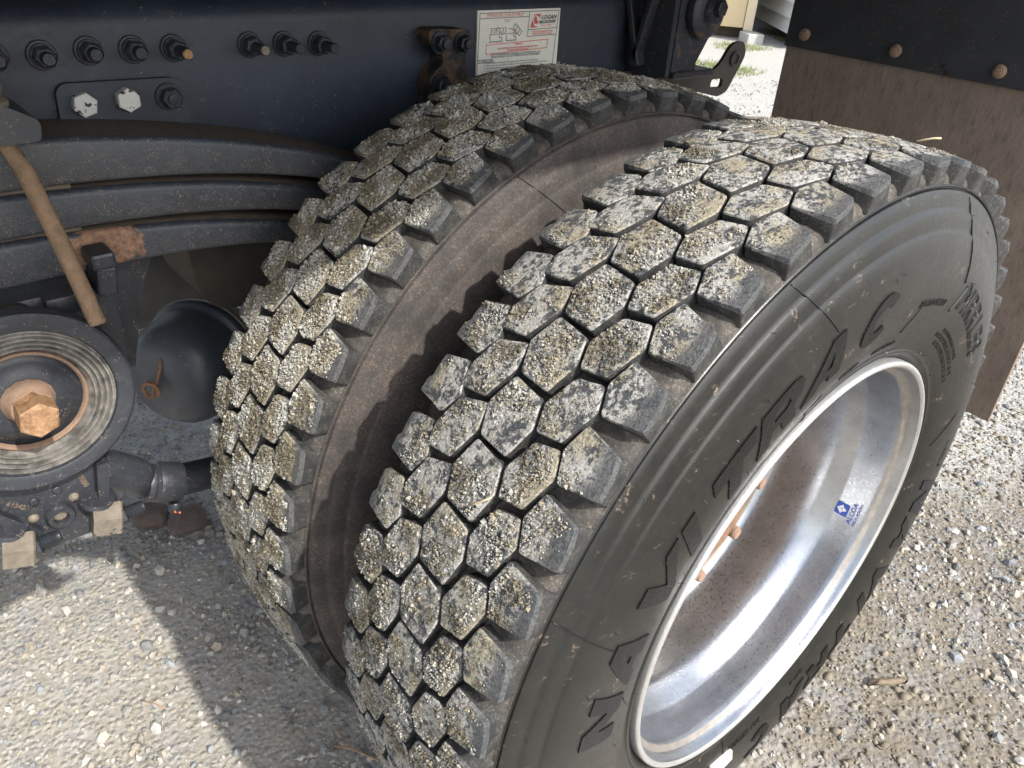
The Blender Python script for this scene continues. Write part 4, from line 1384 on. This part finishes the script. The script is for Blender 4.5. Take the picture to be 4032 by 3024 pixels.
for x, z in ((-.715, .096), (-.690, .101)):
    bm = bmesh.new(); bm_lathe(bm, [(.0055, 0), (.0050, .003), (.0030, .0035), (0, .0025)], (x, .576, z), (0, -1, 0), 16)
    link('casting_stud', from_bm('casting_stud', bm, True), M['black'], tr)
def cast_text(body, x, z, h, ang):
    me = text_mesh(body, 1.0, False, 0, 'LEFT', 0, .02)
    co = np.empty(len(me.vertices) * 3); me.vertices.foreach_get('co', co); co = co.reshape(-1, 3)
    k = h / .72; ca, sa = math.cos(rad(ang)), math.sin(rad(ang))
    new = np.stack([x + (co[:, 0] * ca - co[:, 1] * sa) * k, np.full(len(co), .5742), z + (co[:, 0] * sa + co[:, 1] * ca) * k], 1)
    bm = bmesh.new(); me.vertices.foreach_set('co', new.ravel().astype(np.float32)); bm.from_mesh(me); bpy.data.meshes.remove(me)
    ex = bmesh.ops.extrude_face_region(bm, geom=bm.faces[:])
    for v in ex['geom']:
        if isinstance(v, bmesh.types.BMVert): v.co.y += .002
    link('cast_lettering', from_bm('cast_lettering', bm), M['gap_grime'], tr)
cast_text('59000', -.667, .112, .0062, -78)
cast_text('61542', -.742, .104, .0060, -42)
# big nuts clamping the casting
for (cx_, cz_, bx) in ((-.651, .054, 1), (-.744, .058, -1)):
    bm = bmesh.new()
    bm_hex(bm, (cx_ - .016, .556, cz_ + .003), (cx_ + .014, .550, cz_ - .004), .0225, .002, .5)
    link('nut', from_bm('nut', bm, angle=25), M['steel_tan'], tr)
    bm = bmesh.new()
    bm_lathe(bm, [(.0, 0), (.019, 0), (.021, .004), (.019, .009), (0, .009)], (cx_ - .004, .566, cz_ + .018), (.2, -.2, 1), 24)
    link('spacer', from_bm('spacer', bm, angle=35), M['black'], tr)
    bm = bmesh.new()
    prof = [(0, 0)]
    for q in range(10): prof += [(.0085, q * .003), (.0076, q * .003 + .0015)]
    prof += [(.007, .031), (0, .031)]
    bm_lathe(bm, prof, (cx_ + .010, .551, cz_ - .003), (1, -.12, .12), 16)
    bm_hex(bm, (cx_ + .012, .551, cz_ - .003), (cx_ + .020, .550, cz_ - .002), .0125, .001, .1)
    link('bolt_end', from_bm('bolt_end', bm, angle=30), M['washer'], tr)
bm = bmesh.new()   # saddle body behind the disc
bm_box(bm, (-.70, .672, .270), (.215, .12, .105), None, .010)
link('saddle', from_bm('saddle', bm, angle=40), M['black'], tr)
bm = bmesh.new()
bm_box(bm, (-.628, .610, .312), (.034, .030, .022), None, .004)
link('saddle_lug', from_bm('saddle_lug', bm, angle=40), M['black'], tr)
bm = bmesh.new()
bm_lathe(bm, [(0, 0), (.020, 0), (.022, .004), (.022, .014), (.018, .018), (0, .018)], (-.676, .6125, .302), (0, -1, 0), 24)
link('worn_bush', from_bm('worn_bush', bm, angle=40), M['dark_brown'], tr)

# ------------------------------------------------------------------ torque rod
tq = empty('torque_rod', (-.55, .68, .0), 'black torque rod with clamp collar running behind the inner tyre', 'torque rod')
bm = bmesh.new()
bm_tube(bm, [(-.70, .672, .060), (-.650, .674, .047), (-.615, .676, .030), (-.590, .678, .010), (-.573, .68, -.014)], .033, 20, .0225)
link('rod_end', from_bm('rod_end', bm, True), M['black'], tq)
bm = bmesh.new()
ax = Vector((.055, 0, -.024)).normalized()
bm_lathe(bm, [(0, 0), (.0265, 0), (.0275, .003), (.0275, .008), (.0260, .010), (.0260, .013), (.0285, .015), (.0295, .020), (.0295, .046), (.0275, .050), (0, .050)], Vector((-.579, .68, -.012)), ax, 32)
link('collar', from_bm('collar', bm, angle=35), M['black'], tq)
bm = bmesh.new()
bm_cyl(bm, (-.540, .68, -.029), (-.34, .68, -.062), .0235, 24)
link('tube', from_bm('tube', bm, angle=40), M['black_rusty'], tq)
bm = bmesh.new()
bm_lathe(bm, [(0, 0), (.0095, 0), (.0105, .004), (.0085, .011), (.0060, .014), (0, .014)], (-.549, .662, -.052), (-.2, -.4, -.9), 14)
link('grease_fitting', from_bm('grease_fitting', bm, angle=40), M['washer'], tq)
bm = bmesh.new()
for dx, dz, s_ in ((.003, .001, .0042), (.008, -.004, .003)):
    bm_box(bm, (-.556 + dx, .652, -.060 + dz), (s_, .003, s_ * 1.2), None, .0008, 1)
link('orange_mark', from_bm('orange_mark', bm), M['orange'], tq)

# ------------------------------------------------------------------ brake chamber
bc = empty('brake_chamber', (-.45, .85, .05), 'smooth black domed brake chamber below the spring leaves', 'brake chamber')
ca_ = Vector((-.80, -.60, .05)).normalized()
c0 = Vector((-.405, .875, .045))
bm = bmesh.new()
R_ = .088
bm_lathe(bm, [(.097, -.010), (.099, -.004), (.099, .004), (.095, .009), (.0905, .011), (R_, .016), (R_ - .001, .060), (R_ - .006, .080), (R_ - .018, .096), (R_ - .036, .106), (.03, .110), (0, .111)], c0, ca_, 64)
link('chamber_can', from_bm('chamber_can', bm, angle=40), M['black_clean'], bc)
bm = bmesh.new()
bm_lathe(bm, [(0, -.075), (.06, -.075), (.080, -.055), (.0865, -.015), (.0865, -.008)], c0, ca_, 48)
link('chamber_base', from_bm('chamber_base', bm, angle=40), M['dark_brown'], bc)
a_, u_, v_ = basis(ca_)
bm = bmesh.new()
pts = [c0 + ca_ * .112 + Vector((-.018, .0, .0)) + u_ * (.013 * math.cos(q)) + v_ * (.013 * math.sin(q)) for q in np.linspace(-.5, 4.6, 14)]
bm_tube(bm, pts, .0034, 8)
bm_tube(bm, [pts[-1], c0 + ca_ * .112 + v_ * .030, c0 + ca_ * .108 + v_ * .046], .0026, 8)
link('release_pin', from_bm('release_pin', bm, True), M['rust'], bc)
bm = bmesh.new()
q = c0 + ca_ * .052 + (Vector((-.35, -.75, -.55)).normalized()) * 0
bm_cyl(bm, c0 + ca_ * .05 + Vector((.05, -.0685, -.040)), c0 + ca_ * .05 + Vector((.052, -.0715, -.0415)), .0042, 12)
link('vent_hole', from_bm('vent_hole', bm), M['darkgap'], bc)

# ------------------------------------------------------------------ axle and things deep under the truck
axl = empty('axle_housing', (0, 1.0, 0), 'dark axle housing in the deep shade under the rail', 'axle')
bm = bmesh.new()
bm_cyl(bm, (0, .60, 0), (0, 1.9, 0), .085, 32)
link('axle_tube', from_bm('axle_tube', bm, angle=40), M['dark_brown'], axl)
bm = bmesh.new()
bm_prism(bm, round_poly([(-.430, .30), (-.424, .200), (-.400, .164), (-.30, .150), (.25, .14), (.25, .30)], [.0, .02, .03, .02, 0, 0], 4), .79, .93, XZ); bevel_all(bm, .006, 2, 50)
link('spring_seat', from_bm('spring_seat', bm, angle=45), M['shield'], axl)
cylinder = empty('grey_cylinder', (-.3, 1.35, .1), 'grey steel cylinder standing in for brake parts, half seen in the shade beyond the springs', 'air tank')  # added grey cylinder in place of indistinct axle and brake parts
bm = bmesh.new()
bm_lathe(bm, [(0, -.03), (.06, -.022), (.125, 0), (.13, .02), (.13, .40), (.125, .42), (.06, .445), (0, .45)], (-.60, 1.32, .04), (1, .0, .0), 40)
link('cylinder_shell', from_bm('cylinder_shell', bm, angle=40), M['grey_steel'], cylinder)
bm = bmesh.new()
for x in (-.50, -.25):
    bm_lathe(bm, [(.131, 0), (.134, .002), (.134, .028), (.131, .03)], (x, 1.32, .04), (1, 0, 0), 40)
link('strap', from_bm('strap', bm, angle=40), M['rust'], cylinder)
bolt_e = empty('bolt', (-.27, 1.444, -.46), 'round brown bolt end low in the shade beside the brake chamber', 'bolt')
bm = bmesh.new()
bm_lathe(bm, [(0, 0), (.030, 0), (.034, .004), (.034, .016), (.022, .020), (.020, .026), (.010, .028), (.010, .034), (0, .034)], (-.345, 1.14, -.19), (-.55, -.65, .5), 28)
link('bolt_head', from_bm('bolt_head', bm, angle=35), M['rust'], bolt_e)
far_rail = empty('frame_rail', (-.7, 1.65, .3), 'far frame rail deep in shade on the other side of the truck', 'frame rail')
bm = bmesh.new(); bm_box(bm, (-.9, 1.66, .45), (3.4, .08, .30), None, .006)
link('rail_web', from_bm('rail_web', bm), M['black_clean'], far_rail)

# dark clods under the torque rod
def clod(name, loc, r, label, seed):
    bm = bmesh.new()
    bmesh.ops.create_icosphere(bm, subdivisions=3, radius=1)
    P = np.array([v.co[:] for v in bm.verts])
    d = 1 + (vnoise(P + 9, 1.6, seed) - .5) * .5 + (vnoise(P + 9, 5, seed) - .5) * .22
    for v, k in zip(bm.verts, d): v.co = Vector((v.co.x * k * r, v.co.y * k * r * .95, v.co.z * k * r * .8)) + Vector(loc)
    o = link(name, from_bm(name, bm, True), M['clod'])
    return tag(o, label, 'clod', 'dark clods on the gravel')
clod('dirt_clod', (-.484, 1.185, GZ + .028), .040, 'dark reddish clod, the farther one, by the torque rod collar', 3)
clod('dirt_clod', (-.425, 1.120, GZ + .030), .042, 'dark rounded clod, the nearer one, under the torque rod collar', 8)

# ------------------------------------------------------------------ mud flap
FX = .72
flap = empty('mud_flap', (FX, .31, .2), 'hanging brown dusty rubber mud flap under a black bolted plate', 'mud flap')
bm = bmesh.new()
nx_, nz_ = 12, 12
yl, yr, zb, zt = .016, .606, -.074, .60
bm_box(bm, (FX + .006, (yl + yr) / 2, (zb + zt) / 2), (.010, yr - yl, zt - zb), None, .001, 1)
bmesh.ops.subdivide_edges(bm, edges=[e for e in bm.edges if e.calc_length() > .3], cuts=8, use_grid_fill=True)
for v in bm.verts:
    t_ = (zt - v.co.z) / (zt - zb)
    v.co.x += .006 * math.sin(v.co.y * 9 + .6) * t_ + .010 * t_ * t_
    if v.co.z < -.05: v.co.z += .003 * math.sin(v.co.y * 23)
link('flap_sheet', from_bm('flap_sheet', bm, angle=40), M['flap'], flap)
bm = bmesh.new()
bm_prism(bm, [(yl - .014, .4985), (yr + .000, .5055), (yr + .000, .72), (yl - .014, .72)], FX - .007, FX - .0005, ((0, 0, 0), (0, 1, 0), (0, 0, 1), (1, 0, 0))); bevel_all(bm, .0012, 1, 50)
link('mounting_plate', from_bm('mounting_plate', bm), M['flap_plate'], flap)
for y, z in ((.567, .530), (.386, .528), (.209, .523), (.06, .520)):
    b = bmesh.new()
    bm_lathe(b, [(0, 0), (.0105, 0), (.0112, .003), (.0100, .007), (.0075, .009), (.0062, .009), (.0062, .012), (.004, .0132), (0, .013)], (FX - .007, y, z), (-1, 0, 0), 20)
    link('bolt', from_bm('bolt', b, angle=35), M['rust_pale'], flap)
for y, z in ((.300, .516), (.292, .508)):
    b = bmesh.new(); bm_cyl(b, (FX - .0068, y, z), (FX - .0076, y, z), .0042, 12)
    link('bolt_hole', from_bm('bolt_hole', b), M['darkgap'], flap)

# ------------------------------------------------------------------ far yard: shed, house, block, grass
c_sh = Vector((8.19, 5.55, GZ))
dS = Vector((-.58, .82, 0)).normalized(); nS = Vector((-.82, -.58, 0)).normalized()
shed = empty('shed', c_sh, 'tan board sided shed raised on timber skids in the far yard', 'shed')
zs = GZ + .30
W_ = .30
for k in range(8):
    b = bmesh.new()
    a0_ = c_sh + dS * (k * W_ + .09); a1_ = c_sh + dS * ((k + 1) * W_ + .085)
    bm_box(b, (a0_ + a1_) / 2 + Vector((0, 0, .13 + 1.2)), ((a1_ - a0_).length, .02, 2.4), Matrix.Rotation(math.atan2(dS.y, dS.x), 3, 'Z'), .004, 1)
    link('board', from_bm('board', b), M['shed'], shed)
    b = bmesh.new()
    bm_box(b, a1_ + nS * .018 + Vector((0, 0, .13 + 1.2)), (.04, .02, 2.4), Matrix.Rotation(math.atan2(dS.y, dS.x), 3, 'Z'), .003, 1)
    link('batten', from_bm('batten', b), M['shed_trim'], shed)
b = bmesh.new()
bm_box(b, c_sh + dS * .03 + nS * .012 + Vector((0, 0, .125 + 1.2)), (.11, .05, 2.44), Matrix.Rotation(math.atan2(dS.y, dS.x), 3, 'Z'), .004, 1)
link('corner_trim', from_bm('corner_trim', b), M['shed_trim'], shed)
b = bmesh.new()
bm_box(b, c_sh + dS * 1.2 - nS * .86 + Vector((0, 0, .13 + 1.2)), (2.4, 1.6, 2.38), Matrix.Rotation(math.atan2(dS.y, dS.x), 3, 'Z'), .004, 1)
link('shed_body', from_bm('shed_body', b), M['shed_trim'], shed)
for kk in (.25, 1.4):
    b = bmesh.new()
    bm_box(b, c_sh + dS * 1.2 - nS * kk + Vector((0, 0, .065)), (2.4, .12, .125), Matrix.Rotation(math.atan2(dS.y, dS.x), 3, 'Z'), .006, 1)
    link('skid', from_bm('skid', b), M['timber'], shed)
blk = empty('concrete_block', (8.05, 5.42, GZ), 'pale grey concrete block on the grass at the shed corner', 'block')
b = bmesh.new(); bm_box(b, (8.05, 5.42, GZ + .045), (.20, .30, .12), Matrix.Rotation(rad(-35), 3, 'Z'), .008, 1)
link('block_body', from_bm('block_body', b), M['concrete'], blk)
# house with lap siding
h0 = Vector((8.27, 5.05, GZ)); h1 = Vector((9.52, 6.36, GZ))
hd = (h1 - h0).normalized(); hn = Vector((-hd.y, hd.x, 0))
h0 = h0 - hd * 0.35; h1 = h1 + hd * 4.5
house = empty('house', (h0 + h1) / 2, 'white lap sided house wall at the back of the yard', 'house')
LEN = (h1 - h0).length
rotH = Matrix.Rotation(math.atan2(hd.y, hd.x), 3, 'Z')
for k in range(12):
    b = bmesh.new()
    z0 = GZ + .14 + k * .16
    m = (h0 + h1) / 2
    A_ = []
    prof = [(.046, 0), (.004, .172), (-.01, .172), (-.01, 0)]
    ra = [b.verts.new(h0 + hn * p[0] + Vector((0, 0, z0 - GZ + p[1]))) for p in prof]
    rb = [b.verts.new(h1 + hn * p[0] + Vector((0, 0, z0 - GZ + p[1]))) for p in prof]
    for i in range(4): b.faces.new((ra[i], ra[(i + 1) % 4], rb[(i + 1) % 4], rb[i]))
    b.faces.new(ra); b.faces.new(rb)
    link('siding_board', from_bm('siding_board', b), M['siding'], house)
b = bmesh.new()
bm_box(b, (h0 + h1) / 2 - hn * 1.2 + Vector((0, 0, 1.2)), (LEN, 2.3, 2.1), rotH, .01, 1)
link('wall_core', from_bm('wall_core', b), M['siding'], house)
b = bmesh.new()
bm_box(b, (h0 + h1) / 2 - hn * .35 + Vector((0, 0, .07)), (LEN, .3, .16), rotH, .01, 1)
link('foundation', from_bm('foundation', b), M['timber'], house)

def build_grass():
    n = 15000
    P = np.stack([RNG.uniform(4.6, 8.8, n * 3), RNG.uniform(2.9, 6.0, n * 3), np.zeros(n * 3)], 1)
    w = np.clip((vnoise(P, 1.3, 4) - .48) * 5, 0, 1) * np.clip((P[:, 0] - 5.0) / 1.5, .03, 1)
    P = P[RNG.random(len(P)) < w]
    n = len(P)
    z = ground_z(P)
    h = RNG.uniform(.015, .05, n); a = RNG.uniform(0, 2 * PI, n); wd = RNG.uniform(.003, .006, n)
    dx, dy = np.cos(a), np.sin(a)
    lx, ly = RNG.normal(0, .025, n), RNG.normal(0, .025, n)
    v0 = np.stack([P[:, 0] - dx * wd, P[:, 1] - dy * wd, z], 1); v1 = np.stack([P[:, 0] + dx * wd, P[:, 1] + dy * wd, z], 1)
    v2 = np.stack([P[:, 0] + lx, P[:, 1] + ly, z + h], 1)
    V = np.stack([v0, v1, v2], 1).reshape(-1, 3)
    F = np.arange(len(V))
    me = mesh_np('grass', V, F, np.full(n, 3))
    o = link('grass', me, M['grass'])
    tag(o, 'thin green grass coming through the gravel by the shed', kind='stuff')
build_grass()

# ------------------------------------------------------------------ litter
def strand(name, pts, r, mat, label, cat, r_end=None, flat=False):
    bm = bmesh.new(); bm_tube(bm, pts, r, 6, r_end)
    return tag(link(name, from_bm(name, bm, True), mat), label, cat)
def tread_pt(deg, y, lift): return polar(deg, crown(y) + lift, y)
strand('straw', [tread_pt(148.5, .109, .0035), tread_pt(148.0, .104, .005), tread_pt(147.4, .099, .0045), tread_pt(146.6, .093, .004)], .0009, M['straw'], 'pale dry straw lying across a tread block of the outer tyre', 'straw')
strand('straw', [tread_pt(131.0, .237 + INNER_Y, .004), tread_pt(132.5, .243 + INNER_Y, .008), tread_pt(134.5, .246 + INNER_Y, .010)], .0007, M['straw'], 'thin pale straw hanging off the inner tyre edge near the springs', 'straw')
strand('straw', [polar(80.5, .530, .060), polar(79.5, .536, .048), polar(79.2, .5375, .042)], .0011, M['straw'], 'short straw bit sticking up from the top of the outer tyre', 'straw')
strand('pine_needle', [(-.440, .462, GZ + .006), (-.422, .440, GZ + .012), (-.405, .412, GZ + .008), (-.395, .392, GZ + .006)], .0016, M['needle'], 'brown pine needle on the gravel in front of the outer tyre', 'needle')
strand('pine_needle', [(-.655, .745, GZ + .006), (-.640, .722, GZ + .008), (-.628, .702, GZ + .006)], .0010, M['needle'], 'thin reddish needle on the sunlit gravel', 'needle')
bm = bmesh.new()
for k, (x, y, z, wv) in enumerate([(.405, -.055, .006, .006), (.420, -.070, .016, .014), (.438, -.082, .012, .011), (.455, -.092, .013, .012), (.475, -.098, .005, .004)]):
    d = Vector((.55, .83, 0)) * wv * .6
    a1 = bm.verts.new(Vector((x, y, GZ + z + .004)) - d); a2 = bm.verts.new(Vector((x, y, GZ + z - .003))); a3 = bm.verts.new(Vector((x, y, GZ + z + .006)) + d)
    if k:
        bm.faces.new((pa[0], a1, a2, pa[1])); bm.faces.new((pa[1], a2, a3, pa[2]))
    pa = (a1, a2, a3)
bmesh.ops.solidify(bm, geom=bm.faces[:], thickness=.0007)
lf = link('dry_leaf', from_bm('dry_leaf', bm, True), M['leafdry'])
tag(lf, 'curled dry brown leaf on the dirt below the outer wheel', 'leaf')
